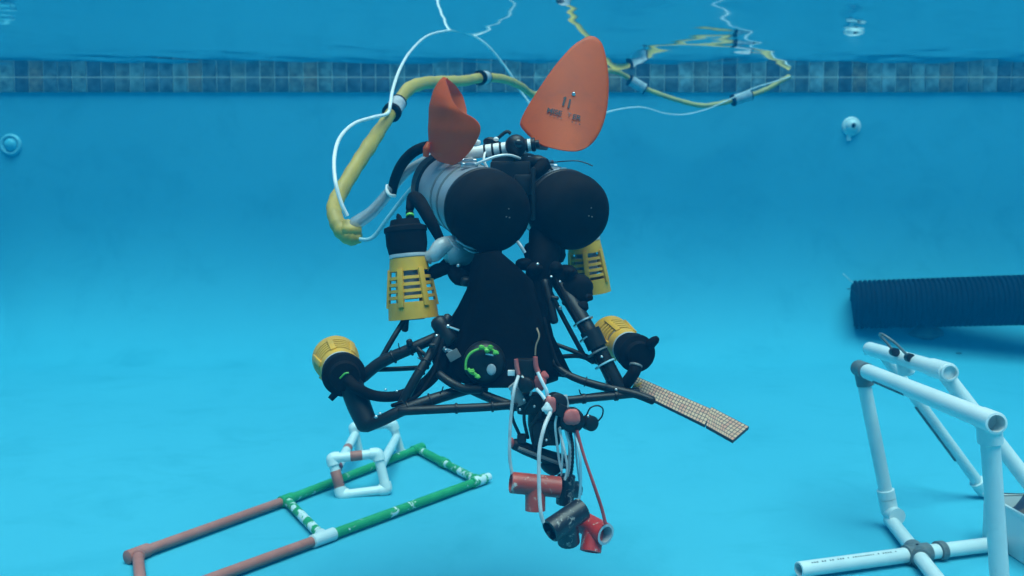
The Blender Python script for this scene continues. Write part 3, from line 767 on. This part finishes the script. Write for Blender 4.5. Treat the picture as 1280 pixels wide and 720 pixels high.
# frame members: (points px,py,D), radius, name
def member(name, pts, r, material='black', rnd=True, seg=14, n=6):
    q = [P(*p) for p in pts]
    if name in ('frame_tube', 'frame_strut', 'foot_tube', 'leg_tube'): r = [.9 * z for z in r] if isinstance(r, list) else r * .9
    mbx = MB(); mbx.tube(spline(q, n) if len(q) > 2 else [q[0].lerp(q[1], k / 4) for k in range(5)], r, seg, rnd=rnd); return mbx.build(name, M[material], rov)
member('arm', [(438, 478, 1.20), (448, 505, 1.19), (459, 531, 1.18)], [.0165, .0165, .0145])
member('frame_tube', [(458, 533, 1.18), (480, 524, 1.17), (505, 512, 1.17), (545, 498, 1.18), (587, 486, 1.20), (606, 486, 1.21)], [.0095, .0092, .0090, .0088, .0085, .008])
member('frame_tube', [(500, 514, 1.165), (560, 511, 1.165), (620, 508, 1.165), (700, 501, 1.17), (790, 493, 1.19)], [.0066, .0066, .0062, .0060, .0055])
member('frame_tube', [(585, 485, 1.205), (612, 497, 1.195), (642, 508, 1.18)], .0075)
member('frame_tube', [(499, 511, 1.175), (520, 472, 1.18), (541, 437, 1.20), (560, 396, 1.22)], [.0075, .0072, .007, .007])
member('frame_tube', [(452, 472, 1.22), (478, 452, 1.22), (520, 433, 1.22), (556, 415, 1.23), (576, 390, 1.25), (600, 350, 1.28)], [.0095, .0095, .0085, .008, .0085, .009])
member('frame_strut', [(474, 453, 1.225), (490, 425, 1.235), (506, 399, 1.25)], .0044)
member('frame_strut', [(472, 462, 1.23), (500, 461, 1.235), (535, 459, 1.24)], .0038)
member('frame_strut', [(507, 398, 1.25), (506, 412, 1.255)], .0058)
member('frame_strut', [(507, 398, 1.25), (530, 396, 1.25)], .0035)
member('clamp_knob', [(513, 430, 1.21), (511, 426, 1.21)], .0042)
member('frame_tube', [(549, 468, 1.19), (563, 478, 1.18), (580, 486, 1.18), (600, 487, 1.19)], .0065)
member('ring_bracket', [(536, 447, 1.20), (527, 440, 1.20), (522, 436, 1.205), (528, 449, 1.20), (537, 455, 1.20)], .0028)
# right side
member('leg_tube', [(676, 318, 1.29), (697, 350, 1.26), (722, 390, 1.23), (745, 430, 1.21), (768, 475, 1.20), (776, 488, 1.20)], [.012, .0122, .0125, .0120, .0125, .0115])
lgq = [P(722, 390, 1.23), P(745, 430, 1.21), P(768, 475, 1.20)]
lg = member('clamp_block', [(737, 413, 1.212), (747, 434, 1.207)], .0142, rnd=False)
for px, py, D in ((729, 402, 1.222), (737, 421, 1.213), (747, 440, 1.206), (756, 455, 1.203)):
    p = P(px, py, D); dd = (lgq[2] - lgq[0]).normalized(); mb = MB(); mb.lathe(p - dd * .0013, dd, [(.0128, 0), (.0152, .0004), (.0152, .0024), (.0128, .0028)], 24); mb.build('hose_clamp', M['metal'] if py in (402, 421) else M['greyfit'] if py == 440 else M['bluecable'], rov)
member('foot_tube', [(690, 452, 1.22), (706, 466, 1.205), (728, 476, 1.195), (760, 485, 1.19), (795, 493, 1.185), (816, 501, 1.18)], [.0045, .0055, .006, .0062, .0062, .0062])
member('frame_tube', [(640, 509, 1.185), (700, 502, 1.20), (760, 494, 1.21), (797, 489, 1.215)], .0064)
member('frame_strut', [(683, 355, 1.27), (703, 395, 1.25), (729, 443, 1.225)], .0038)
member('frame_strut', [(698, 446, 1.235), (724, 445, 1.225), (748, 451, 1.215)], [.0035, .0036, .0065])
member('frame_strut', [(694, 430, 1.235), (722, 441, 1.225), (742, 451, 1.215)], [.0032, .0036, .006])
member('hanging_rod', [(681, 352, 1.25), (688, 380, 1.24), (693, 402, 1.235)], [.0065, .006, .0058])
member('clamp_knob', [(690, 372, 1.235), (697, 373, 1.235)], .003)
for (a_, b_), r_, fs in ((((505, 512, 1.17), (545, 498, 1.18)), .0096, (.1, .8)), (((560, 511, 1.165), (620, 508, 1.165)), .0070, (.15, .9)), (((700, 501, 1.17), (790, 493, 1.19)), .0066, (.3, .75)),
                         (((520, 472, 1.18), (541, 437, 1.20)), .0078, (.2, .55)), (((478, 452, 1.22), (520, 433, 1.22)), .0096, (.3, .8)), (((728, 476, 1.195), (760, 485, 1.19)), .0068, (.1, .9))):
    for f_ in fs: band(rov, P(*a_), P(*b_), f_, f_ + .05, r_, M['black'], 'zip_tie')
for px, py, D, dx, dy in ((508, 505, 1.16, -7, -5), (550, 492, 1.17, 4, -9), (612, 503, 1.157, 3, -8), (727, 494, 1.165, -3, -7), (530, 450, 1.18, -8, -3), (500, 437, 1.21, -2, -8), (757, 478, 1.185, 6, -6), (702, 470, 1.19, 7, -3)):
    mb = MB(); mb.tube(spline([P(px, py, D), P(px + dx * .6, py + dy * .4, D - .003), P(px + dx, py + dy, D - .002)]), .0009, 6); mb.build('zip_tail', M['black'], rov)
member('loose_cable', [(570, 392, 1.235), (556, 420, 1.205), (548, 445, 1.195), (540, 470, 1.185), (520, 496, 1.175), (490, 507, 1.17)], .0028, 'rubber')
member('loose_cable', [(690, 340, 1.25), (713, 385, 1.225), (733, 420, 1.205), (748, 448, 1.195), (764, 480, 1.19)], .0025, 'rubber')
# lumps between hulls and frame
mb = MB(); mb.ball(P(722, 362, 1.25), .023, (1.05, .9, .95), 22, .05, 1); mb.ball(P(706, 346, 1.26), .018, (1.1, 1, 1), 20, .06, 2); mb.build('ballast_pouch', M['rubber'], rov)
mb = MB(); mb.tube(spline([P(683, 292, 1.30), P(680, 318, 1.28), P(674, 345, 1.275), P(672, 375, 1.28)]), [.026, .023, .020, .022], 18); mb.build('centre_column', M['rubber'], rov)
mb = MB(); mb.ball(P(680, 316, 1.30), .033, (1.0, .8, .6), 22, .05, 5); mb.build('saddle_block', M['rubber'], rov)
mb = MB(); mb.box(P(592, 318, 1.33), .085, .05, .05, bev=.012); mb.build('saddle_block', M['rubber'], rov)
for px, py in ((700, 387), (692, 391), (716, 384)):
    mb = MB(); mb.ball(P(px, py - 2, 1.243), .0028); mb.build('bolt_head', M['metal'], rov)
mb = MB(); mb.tube(spline([P(647, 302, 1.255), P(652, 309, 1.25), P(656, 316, 1.25)]), .0025, 8); mb.build('clip_end', M['whitelens'], rov)
# left connectors between hull and vertical thruster
mb = MB(); mb.tube(spline([P(531, 322, 1.27), P(543, 318, 1.265), P(552, 308, 1.268), P(566, 306, 1.28)]), [.007, .011, .0125, .014], 16); cf = mb.build('clear_connector', M['clearfit'], rov)
mb = MB(); mb.tube(spline([P(556, 318, 1.28), P(568, 314, 1.285), P(582, 316, 1.30)]), [.018, .021, .019], 18); mb.build('clear_sleeve', M['clearfit'], cf)
mb = MB(); mb.tube(spline([P(536, 325, 1.262), P(540, 326, 1.262)]), [.005, .005], 12); mb.build('plug', M['greyfit'], cf)
member('hose_elbow', [(534, 345, 1.28), (548, 338, 1.275), (562, 335, 1.28)], [.009, .0105, .008], 'rubber')
member('hose_elbow', [(566, 338, 1.28), (574, 346, 1.275), (588, 350, 1.28)], [.010, .013, .010], 'rubber')
member('hose', [(512, 262, 1.29), (516, 247, 1.30), (524, 252, 1.285), (538, 276, 1.27), (549, 297, 1.275), (555, 310, 1.29)], [.0058, .0085, .0105, .0090, .0068, .006], 'rubber')
for a_, b_ in (((560, 298), (574, 312)), ((570, 300), (596, 312)), ((580, 310), (598, 316))):
    mb = MB(); mb.tube(spline([P(*a_, 1.25), P((a_[0] + b_[0]) / 2, (a_[1] + b_[1]) / 2 + 2, 1.25), P(*b_, 1.255)]), .0013, 6); mb.build('zip_tie', M['whitelens'], rov)

# dark cloth shroud in the middle of the frame
def polyring(pts, D0, D1): return [P(x, y, D0) for x, y in pts], [P(x, y, D1) for x, y in pts]
secs = [(316, 594, 626), (330, 590, 642), (352, 586, 665), (380, 580, 674), (410, 572, 683), (440, 562, 693), (462, 560, 699), (474, 570, 697), (482, 590, 672)]
rings = []
for k, (py, xa, xb) in enumerate(secs):
    ring_ = []; Dm = 1.27 - .012 * k / 7; dep_ = .045 + .02 * k / 7
    for j in range(28):
        a = 2 * math.pi * j / 28; c_, s_ = math.cos(a), math.sin(a)
        c_ = math.copysign(abs(c_) ** .4, c_); s_ = math.copysign(abs(s_) ** .45, s_)
        px = (xa + xb) / 2 + (xb - xa) / 2 * c_ + 1.2 * math.sin(3 * a + k); ring_.append(P(px, py + 3 * math.sin(2 * a), Dm + dep_ * s_ + .004 * math.sin(5 * a + k * .8)))
    rings.append(ring_)
mb = MB(); mb.loft(rings); shroud = mb.build('shroud', M['fabric'], rov, ang=70)
def slab(name, pts, D, th, material='fabric'):
    mbx = MB(); mbx.loft([[P(x, y, D) for x, y in pts], [P(x, y, D + th) for x, y in pts]]); return mbx.build(name, M[material], rov)
slab('side_plate', [(588, 352), (566, 396), (545, 432), (540, 452), (548, 470), (572, 482), (590, 470)], 1.222, .006)
slab('side_plate', [(668, 352), (676, 352), (692, 420), (712, 462), (722, 474), (690, 470), (684, 440)], 1.225, .006)
slab('saddle_plate', [(560, 318), (592, 330), (600, 352), (582, 358), (562, 342), (548, 330)], 1.30, .012, 'rubber')
member('shroud_hem', [(680, 398, 1.22), (688, 430, 1.215), (698, 456, 1.21), (716, 474, 1.205)], .0025, 'rubber')
mb = MB(); mb.tube(spline([P(671, 410, 1.205), P(674, 420, 1.2), P(670, 432, 1.2), P(669, 444, 1.2)]), .0012, 6); mb.build('loose_cord', M['tan'], rov)
# bolts and clamps on the left flank
for px, py, l in ((560, 408, 14), (546, 420, 7), (555, 435, 12), (557, 438, 9)):
    a_, b_ = P(px, py, 1.205), P(px + l, py + l * .35, 1.205); mb = MB(); mb.tube([a_, b_], .0016, 8); mb.ball(a_, .0030, seg=10); mb.build('bolt', M['metal'], rov)
mb = MB(); mb.box(P(567, 444, 1.20), .017, .004, .013, (Vector((.85, 0, .5)).normalized(), Vector((0, 1, 0)), Vector((-.5, 0, .85)).normalized()), .001); mb.build('bracket_plate', M['greyfit'], rov)
member('clamp_block', [(548, 402, 1.215), (562, 425, 1.21)], .012, 'black')
# front camera with green cord
fc = P(605, 455, 1.185)
mb = MB(); mb.lathe(fc + Vector((0, .04, 0)), (0, -1, 0), [(.026, 0), (.029, .006), (.029, .030), (.026, .038), (.020, .042), (.006, .043)], 30); fcam = mb.build('front_camera', M['black'], rov)
mb = MB(); mb.ball(fc + Vector((.010, -.004, -.007)), .0065, (1, .4, 1.2), 14); mb.build('lens', M['whitelens'], fcam)
gp = [P(582, 462, 1.178), P(583, 450, 1.178), P(589, 441, 1.178), P(600, 436, 1.178), P(612, 436, 1.178), P(620, 440, 1.178)]
mb = MB(); mb.tube(spline(gp), .0017, 8); mb.build('green_cord', M['greentie'], fcam)
gp = [P(585, 461, 1.176), P(589, 466, 1.174), P(594, 468, 1.174), P(598, 473, 1.174)]
mb = MB(); mb.tube(spline(gp), [.0026, .002, .0026, .002], 8); mb.build('green_cord', M['greentie'], fcam)
for px, py in ((602, 434), (613, 434), (620, 441), (590, 464), (597, 471), (609, 438)):
    mb = MB(); mb.ball(P(px, py, 1.174), .0032, (1.3, 1, .9), 10, .1, px); mb.build('cord_knot', M['greentie'], fcam)
mb = MB(); mb.tube([P(607, 442, 1.178), P(617, 444, 1.178)], .0016, 8); mb.build('bolt', M['metal'], fcam)

# gripper under the bow
GD = 1.13
mb = MB(); mb.box(P(656, 462, GD), .026, .02, .028, bev=.003); grip = mb.build('gripper', M['black'], rov)
def gp_(name, f, material): mbx = MB(); f(mbx); return mbx.build(name, M[material], grip)
gp_('red_bar', lambda b: b.tube(spline([P(645, 449, GD - .012), P(646, 458, GD - .012), P(648, 468, GD - .012)]), [.0028, .0030, .0028], 10), 'pinktag')
gp_('red_bar', lambda b: b.tube(spline([P(669, 446, GD - .012), P(670, 458, GD - .012), P(673, 466, GD - .012)]), [.0030, .0034, .0034], 10), 'pinktag')
gp_('servo', lambda b: b.box(P(662, 504, GD + .01), .034, .03, .027, bev=.006), 'black')
gp_('grip_pad', lambda b: b.ball(P(675, 478, GD - .005), .0085, (1.05, .7, 1.2), 16, .06, 2), 'pinktag')
gp_('grip_pad', lambda b: b.ball(P(680, 470, GD - .005), .006, (1, .7, 1), 14, .06, 3), 'pinktag')
gp_('grip_pad', lambda b: b.ball(P(688, 506, GD - .018), .0085, (.85, .6, 1.35), 16, .06, 5), 'pinktag')
gp_('grip_pad', lambda b: b.ball(P(715, 522, GD - .022), .0105, (1.05, .5, 1.05), 18, .05, 6), 'pinktag')
gp_('spool', lambda b: b.lathe(P(661, 479, GD), (-.3, -1, 0), [(.007, 0), (.010, .002), (.010, .016), (.007, .018)], 18), 'black')
gp_('spool', lambda b: b.lathe(P(692, 502, GD + .01), (.2, -1, .1), [(.008, 0), (.013, .003), (.013, .022), (.009, .024)], 20), 'black')
gp_('spool', lambda b: b.lathe(P(714, 523, GD + .01), (.0, -1, .1), [(.012, 0), (.0155, .003), (.0155, .026), (.012, .028)], 22), 'black')
gp_('spool', lambda b: b.lathe(P(733, 527, GD + .005), (.5, -1, .0), [(.006, 0), (.010, .002), (.010, .014), (.006, .016)], 18), 'black')
gp_('jaw_base', lambda b: b.box(P(705, 530, GD + .005), .045, .02, .012, bev=.003), 'black')
gp_('jaw_arm', lambda b: b.tube(spline([P(672, 508, GD + .01), P(672, 530, GD + .012), P(676, 556, GD + .015)]), [.012, .013, .011], 14), 'black')
gp_('jaw_arm', lambda b: b.box(P(688, 532, GD + .012), .025, .02, .05, bev=.004), 'black')
gp_('jaw', lambda b: b.tube(spline([P(643, 555, GD + .005), P(662, 563, GD + .01), P(690, 573, GD + .015), P(710, 578, GD + .02)]), [.0075, .0085, .0095, .009], 14, rnd=True), 'black')
gp_('jaw_tip', lambda b: b.box(P(652, 548, GD + .004), .012, .012, .012, bev=.003), 'black')
gp_('jaw_tip', lambda b: b.ball(P(640, 553, GD), .005, (.6, .8, 1.3), 10), 'pinktag')
gp_('counterweight', lambda b: b.ball(P(691, 583, GD + .018), .013, (1.2, .9, .9), 18, .05, 8), 'black')
gp_('tape_wrap', lambda b: b.box(P(640, 466, GD - .004), .011, .006, .007, bev=.001), 'scuffed_white')
gp_('tape_wrap', lambda b: b.ball(P(684, 511, GD - .022), .006, (1, .5, 1.2), 12, .12, 4), 'scuffed_white')
gp_('clear_tube', lambda b: b.tube([P(703, 495, GD + .02), P(706, 512, GD + .02)], .007, 14), 'clearfit')
gp_('clear_tube', lambda b: b.tube([P(641, 480, GD + .02), P(652, 494, GD + .02)], .008, 14), 'clearfit')
gp_('loop_wire', lambda b: b.tube(spline([P(733, 519, GD), P(738, 510, GD), P(747, 507, GD), P(753.5, 511, GD), P(752.5, 520, GD), P(746, 527, GD), P(737, 528, GD)], 6), .0011, 6), 'black')
gp_('cable', lambda b: b.tube(spline([P(672, 465, GD - .014), P(677, 476, GD - .016), P(683, 488, GD - .016), P(684, 494, GD - .014)]), .0023, 8), 'cable')
gp_('cable', lambda b: b.tube(spline([P(670, 486, GD - .014), P(676, 492, GD - .016), P(681, 499, GD - .018)]), .0023, 8), 'cable')
gp_('cable', lambda b: b.tube(spline([P(696, 520, GD - .01), P(694, 530, GD - .01), P(695, 545, GD - .006), P(699, 575, GD + .0), P(702, 588, GD)]), .0016, 8), 'cable')

for k, (a_, m_, b_, mt_) in enumerate((((700, 534), (703, 565), (701, 604), 'cable'), ((706, 536), (714, 570), (709, 612), 'cable'), ((719, 536), (721, 575), (727, 618), 'bluecable'), ((664, 498), (655, 520), (660, 548), 'black'), ((676, 515), (664, 535), (668, 560), 'black'),
                                   ((652, 470), (664, 486), (660, 500), 'cable'), ((683, 495), (698, 498), (704, 512), 'cable'), ((646, 505), (640, 520), (650, 545), 'black'))):
    gp_('cable', lambda b: b.tube(spline([P(*a_, GD - .012), P(*m_, GD - .004 - .003 * (k % 3)), P(*b_, GD + .004)]), .0014 if mt_ != 'black' else .0022, 8), mt_)
gp_('servo_horn', lambda b: b.box(P(648, 497, GD - .004), .014, .010, .020, (Vector((.9, 0, .43)), Vector((0, 1, 0)), Vector((-.43, 0, .9))), .002), 'greyfit')
gp_('servo_horn', lambda b: b.box(P(701, 513, GD - .012), .012, .008, .016, (Vector((.9, 0, -.43)), Vector((0, 1, 0)), Vector((.43, 0, .9))), .002), 'black')
gp_('servo', lambda b: b.box(P(676, 540, GD + .0), .022, .018, .030, (Vector((.97, 0, .2)), Vector((0, 1, 0)), Vector((-.2, 0, .97))), .003), 'black')
gp_('jaw_pin', lambda b: b.tube([P(648, 560, GD - .004), P(706, 582, GD + .006)], .0024, 8), 'greyfit')
for px, py in ((655, 500), (668, 508), (650, 512), (712, 514), (735, 520), (700, 535), (683, 550)):
    gp_('screw_head', lambda b: b.ball(P(px, py, GD - .013), .0018, seg=8), 'metal')
# bolts, knobs and clips along the frame
for px, py, D, rr_, mt_ in ((470, 521, 1.155, .0024, 'metal'), (475, 517, 1.155, .0020, 'metal'), (482, 487, 1.168, .0016, 'metal'), (496, 489, 1.175, .0014, 'metal'), (512, 486, 1.178, .0016, 'metal'), (540, 432, 1.19, .004, 'black'),
                            (583, 352, 1.255, .008, 'black'), (598, 338, 1.262, .009, 'rubber'), (613, 326, 1.27, .008, 'rubber'), (655, 330, 1.262, .010, 'rubber'), (668, 336, 1.25, .010, 'rubber'), (695, 334, 1.245, .009, 'rubber'), (712, 340, 1.235, .008, 'rubber'), (735, 372, 1.235, .006, 'rubber'), (728, 383, 1.228, .008, 'rubber'), (708, 378, 1.238, .006, 'black'),
                            (672, 330, 1.238, .0022, 'metal'), (689, 346, 1.238, .002, 'metal'), (700, 352, 1.235, .0018, 'metal'), (752, 446, 1.192, .002, 'metal'), (770, 487, 1.183, .002, 'metal'), (573, 332, 1.262, .003, 'metal'), (590, 341, 1.258, .0018, 'whitelens')):
    mb = MB(); mb.ball(P(px, py, D), rr_, (1.15, .9, .9), 12, .05 if rr_ > .003 else 0, px); mb.build('knob' if rr_ > .003 else 'bolt_head', M[mt_], rov)
# measuring strip sticking out to the right
s0a, s0b = P(797, 471, 1.275), P(789, 486, 1.235)
s1a, s1b = P(891, 512, 1.155), P(881, 531, 1.115)
s2a, s2b = P(936, 533, 1.10), P(916, 550.5, 1.06)
def plank(a0, a1, b0, b1, th, nu, nv, name):
    u = (b0 - a0); v = (a1 - a0); nrm = v.cross(u).normalized(); nrm = nrm if nrm.z > 0 else -nrm
    me = bpy.data.meshes.new(name); o0 = Vector(rov['_o'])
    top = [a0, b0, b1, a1]; vs_ = [p - o0 for p in top] + [p - nrm * th - o0 for p in top]
    me.from_pydata([tuple(p) for p in vs_], [], [(0, 1, 2, 3), (7, 6, 5, 4), (0, 4, 5, 1), (1, 5, 6, 2), (2, 6, 7, 3), (3, 7, 4, 0)])
    uvl = me.uv_layers.new(name='UVMap'); cc = [(0, 0), (nu, 0), (nu, nv), (0, nv)]
    for li, vi in enumerate([0, 1, 2, 3]): uvl.data[li].uv = cc[vi]
    for li in range(4, len(uvl.data)): uvl.data[li].uv = (.05, .05)
    me.materials.append(M['strip']); o = bpy.data.objects.new(name, me); C.objects.link(o); o.parent = rov
    return o
st_ = plank(s0a, s0b, s1a, s1b, .004, 26, 5, 'measuring_strip')
dv = (s2a - s1a).normalized()
plank(P(889, 510.5, 1.157) + Vector((0, 0, .002)), P(877, 531, 1.112) + Vector((0, 0, .002)) + dv * .008, s2a, s2b, .004, 12, 6, 'measuring_strip')
mb = MB(); mb.box(P(799, 484, 1.245), .012, .012, .003, (Vector((.8, -.5, .1)).normalized(), Vector((.5, .8, .1)).normalized(), Vector((0, 0, 1))), .0008); mb.box(P(797, 482, 1.245) + Vector((0, 0, .001)), .005, .02, .003, (Vector((.8, -.5, .1)).normalized(), Vector((.5, .8, .1)).normalized(), Vector((0, 0, 1))), .0008); mb.build('yellow_tape', M['yellow'], rov)

# black hose and clear sleeve running back to the tether
member('umbilical_hose', [(490, 243, 1.50), (493, 226, 1.49), (502, 206, 1.47), (517, 190, 1.45), (536, 183, 1.44), (556, 186, 1.43)], [.0075, .0085, .0088, .0088, .0088, .0085], 'rubber')
mb = MB(); mb.tube(spline([P(430, 290, 1.50), P(445, 279, 1.50), P(465, 265, 1.50), P(484, 243, 1.50), P(497, 226, 1.50), P(514, 210, 1.49), P(536, 197, 1.48)], 6), [.010, .017, .015, .013, .013, .011, .009], 16, flat=.7); sl_ = mb.build('clear_sleeve', M['sleeve'], rov)
for off in (-3, 3):
    mb = MB(); mb.tube(spline([P(436, 286 + off * .5, 1.50), P(465, 264 + off, 1.50), P(486, 240 + off, 1.50), P(512, 212 + off, 1.49), P(540, 197 + off, 1.47)], 6), .0035, 8); mb.build('inner_wire', M['float'], sl_)
mb = MB(); q = [P(483, 231, 1.495), P(487, 228, 1.48), P(490, 239, 1.478), P(494, 243, 1.485)]; mb.tube(spline([P(484, 232, 1.50), P(484, 239, 1.488), P(488, 244, 1.483), P(494, 245, 1.49)]), .003, 8); mb.build('collar_ring', M['scuffed_white'], sl_)
mb = MB(); mb.tube(spline([P(449, 299, 1.49), P(460, 299.5, 1.49), P(470, 293, 1.49), P(484, 274, 1.48), P(500, 253, 1.47), P(515, 235, 1.45), P(530, 218, 1.44)], 6), .0037, 10); mb.build('blue_cable', M['bluecable'], rov)

# ------------------------------------------------------------------ tether hose with floats, white air line
hp = [(452, 297, 1.50), (440, 296, 1.50), (428, 288, 1.50), (420, 274, 1.51), (418, 258, 1.54), (427, 238, 1.58), (445, 208, 1.64), (462, 182, 1.70), (480, 155, 1.78), (494, 134, 1.85), (510, 112, 1.93), (530, 104, 2.05), (556, 102, 2.20), (580, 101, 2.36), (604, 97, 2.52), (630, 99, 2.70), (650, 107, 2.86), (668, 119, 3.02), (684, 112, 3.25), (704, 100, 3.45), (722, 94, 3.62), (738, 90.5, 3.80), (755, 88.5, 3.95), (768, 89, 4.06), (782, 95, 4.12), (797, 106, 4.14), (820, 116, 4.14), (850, 126, 4.13), (878, 132, 4.12), (904, 128.5, 4.12), (928, 122, 4.13), (955, 113, 4.14), (975, 102, 4.15), (987, 95.5, 4.16)]
hpts = spline([P(*p) for p in hp], 6)
wid = [.010, .020, .019, .016, .015, .0145, .0145, .0155, .013, .0125, .0145, .0145, .0145, .0142, .0135, .0135, .0135, .013, .013] + [.012] * 15
mb = MB(); rr = []
N = len(hpts)
for i in range(N):
    tt = i * (len(wid) - 1) / (N - 1); k = min(int(tt), len(wid) - 2); rr.append((wid[k] * (1 - tt + k) + wid[k + 1] * (tt - k)) * (1 + .05 * math.sin(i * 1.7)))
th_ = thing('tether_hose', 'yellow tether hose with grey floats looping from robot to water surface', 'hose', hpts[0] - Vector((0, 0, .02)))
mb.tube(hpts, rr, 14, flat=.8); mb.build('hose', M['hose'], th_)
mb = MB(); mb.ball(P(436, 288, 1.495), .020, (1.0, .8, .9), 18, .06, 9); mb.build('sleeve_knot', M['hose'], th_)
def hfloat(ix, w_, rad_, dark=True):
    a_ = P(*hp[ix]); i = ix * 6; d_ = (hpts[min(i + 3, N - 1)] - hpts[max(i - 3, 0)]).normalized()
    mb = MB(); mb.lathe(a_ - d_ * w_ / 2, d_, [(rad_ * .8, 0), (rad_, .003), (rad_, w_ - .003), (rad_ * .8, w_)], 20); f = mb.build('float', M['float'], th_)
    mb = MB(); mb.lathe(a_ - d_ * (w_ / 2 + .010), d_, [(rad_ * .7, 0), (rad_ * 1.12, .002), (rad_ * 1.12, .012), (rad_ * .7, .014)], 20); mb.build('rubber_band', M['rubber'], f)
    mb = MB(); mb.lathe(a_ + d_ * (w_ / 2 - .004), d_, [(rad_ * .7, 0), (rad_ * 1.02, .001), (rad_ * 1.02, .006), (rad_ * .7, .007)], 20); mb.build('rubber_band', M['rubber'], f)
hfloat(9, .045, .0175); hfloat(14, .050, .0185); hfloat(19, .06, .022); hfloat(25, .08, .024); hfloat(30, .085, .024)
cp = [(434, 270, 1.48), (426, 252, 1.48), (419, 225, 1.49), (418, 196, 1.53), (425, 172, 1.58), (442, 155, 1.64), (465, 147, 1.70), (484, 142, 1.78), (488, 130, 1.80), (491, 112, 1.88), (500, 86, 2.05), (514, 63, 2.35), (534, 45, 2.8), (556, 39, 3.22), (570, 38.5, 3.30), (588, 43, 3.36), (610, 58, 3.42), (634, 87, 3.48), (655, 120, 3.50), (680, 148, 3.50), (720, 156, 3.50), (760, 140, 3.52), (800, 134, 3.55), (832, 142, 3.6), (856, 143, 3.66), (882, 137, 3.74), (906, 127, 3.84), (940, 111, 3.97), (968, 102, 4.07), (988, 96, 4.13)]
mb = MB(); mb.tube(spline([P(*p) for p in cp], 7), [.0034] * 12 + [.0046] * 8 + [.0024] * 8, 8)
tag(mb.build('air_line', M['cable'], None), 'thin white air line arching from the yellow hose to the surface', 'cable')

# ------------------------------------------------------------------ pipe tees hanging from the gripper
HD = 1.10
def hanging_tee(label, a, b, br, r, material, cords, opens=(True, True), inner=None, capm=None):
    A, B, Bp = P(*a), P(*b), P(*br); m_ = (A + B) / 2
    t_ = thing('pipe_tee', label, 'pipe tee', Vector((m_.x, m_.y, min(A.z, B.z, Bp.z) - r)), 'pipe tees hanging under the robot')
    mb = MB(); mb.pipe(A, B, r, *opens); bo = mb.build('barrel', M[material], t_)
    mb = MB(); mb.pipe(m_, Bp, r * .96, open1=True); mb.build('branch', M[material], t_)
    if inner:
        e = A if inner[0] == 0 else B; d_ = (m_ - e).normalized(); mb = MB(); mb.lathe(e - d_ * .0004, d_, [(r * .99, .0), (r * .74, -.0003), (r * .72, .022), (r * .05, .023)], 20, False, True); mb.build('socket', M[inner[1]], t_)
    for pts, rad_, mt_ in cords:
        mb = MB(); mb.tube(spline([P(*p) for p in pts], 6), rad_, 8); mb.build('cord', M[mt_], t_)
    return t_
hanging_tee('faded red pipe tee hanging level on the left below the gripper', (638, 603, HD), (700, 609, HD + .01), (669, 639, HD), .0135, 'redflake',
            [([(648, 470, GD - .016), (642, 490, HD), (638, 530, HD), (637, 570, HD), (640, 592, HD)], .0022, 'cord'),
             ([(697, 530, GD), (705, 560, HD + .01), (709, 585, HD + .01), (706, 600, HD + .01)], .0017, 'cord')])
hanging_tee('small dark blue-grey pipe tee half hidden behind the red tee', (708, 594, HD + .035), (706, 630, HD + .035), (721, 612, HD + .05), .0118, 'blackflake',
            [([(709, 530, GD), (712, 560, HD + .03), (710, 598, HD + .03)], .0019, 'cord')], (False, False))
hanging_tee('scuffed black pipe tee slanting between the two red tees', (687, 664, HD - .03), (728, 636, HD), (711, 678, HD - .005), .0148, 'blackflake',
            [([(688, 516, GD - .026), (680, 535, HD - .02), (674, 565, HD - .03), (674, 610, HD - .035), (676, 640, HD - .04), (679, 653, HD - .04)], .0025, 'cord'),
             ([(717, 535, GD - .01), (724, 565, HD), (726, 600, HD), (724, 625, HD)], .0019, 'bluecable')])
hanging_tee('bright red pipe tee with pale open end, lowest below the gripper', (727, 652, HD + .03), (757, 668, HD - .005), (738, 690, HD), .0142, 'redbright',
            [([(721, 538, GD - .02), (730, 570, HD), (742, 605, HD - .01), (752, 635, HD - .01), (757, 655, HD - .012)], [.0021, .0019, .0022, .0021], 'redtape')], (False, True), (1, 'whitelens'))
# beaded dark cord among the others
mb = MB(); q = spline([P(713, 540, GD), P(716, 560, HD + .01), P(715, 585, HD + .01), P(711, 602, HD + .012)], 10)
mb.tube(q, [.0016 * (1 + .45 * (k % 2)) for k in range(len(q))], 8)
tag(mb.build('beaded_cord', M['black'], None), 'dark beaded cord hanging among the white cords under the gripper', 'cord')

for o in bpy.data.objects:
    if '_o' in o: del o['_o']
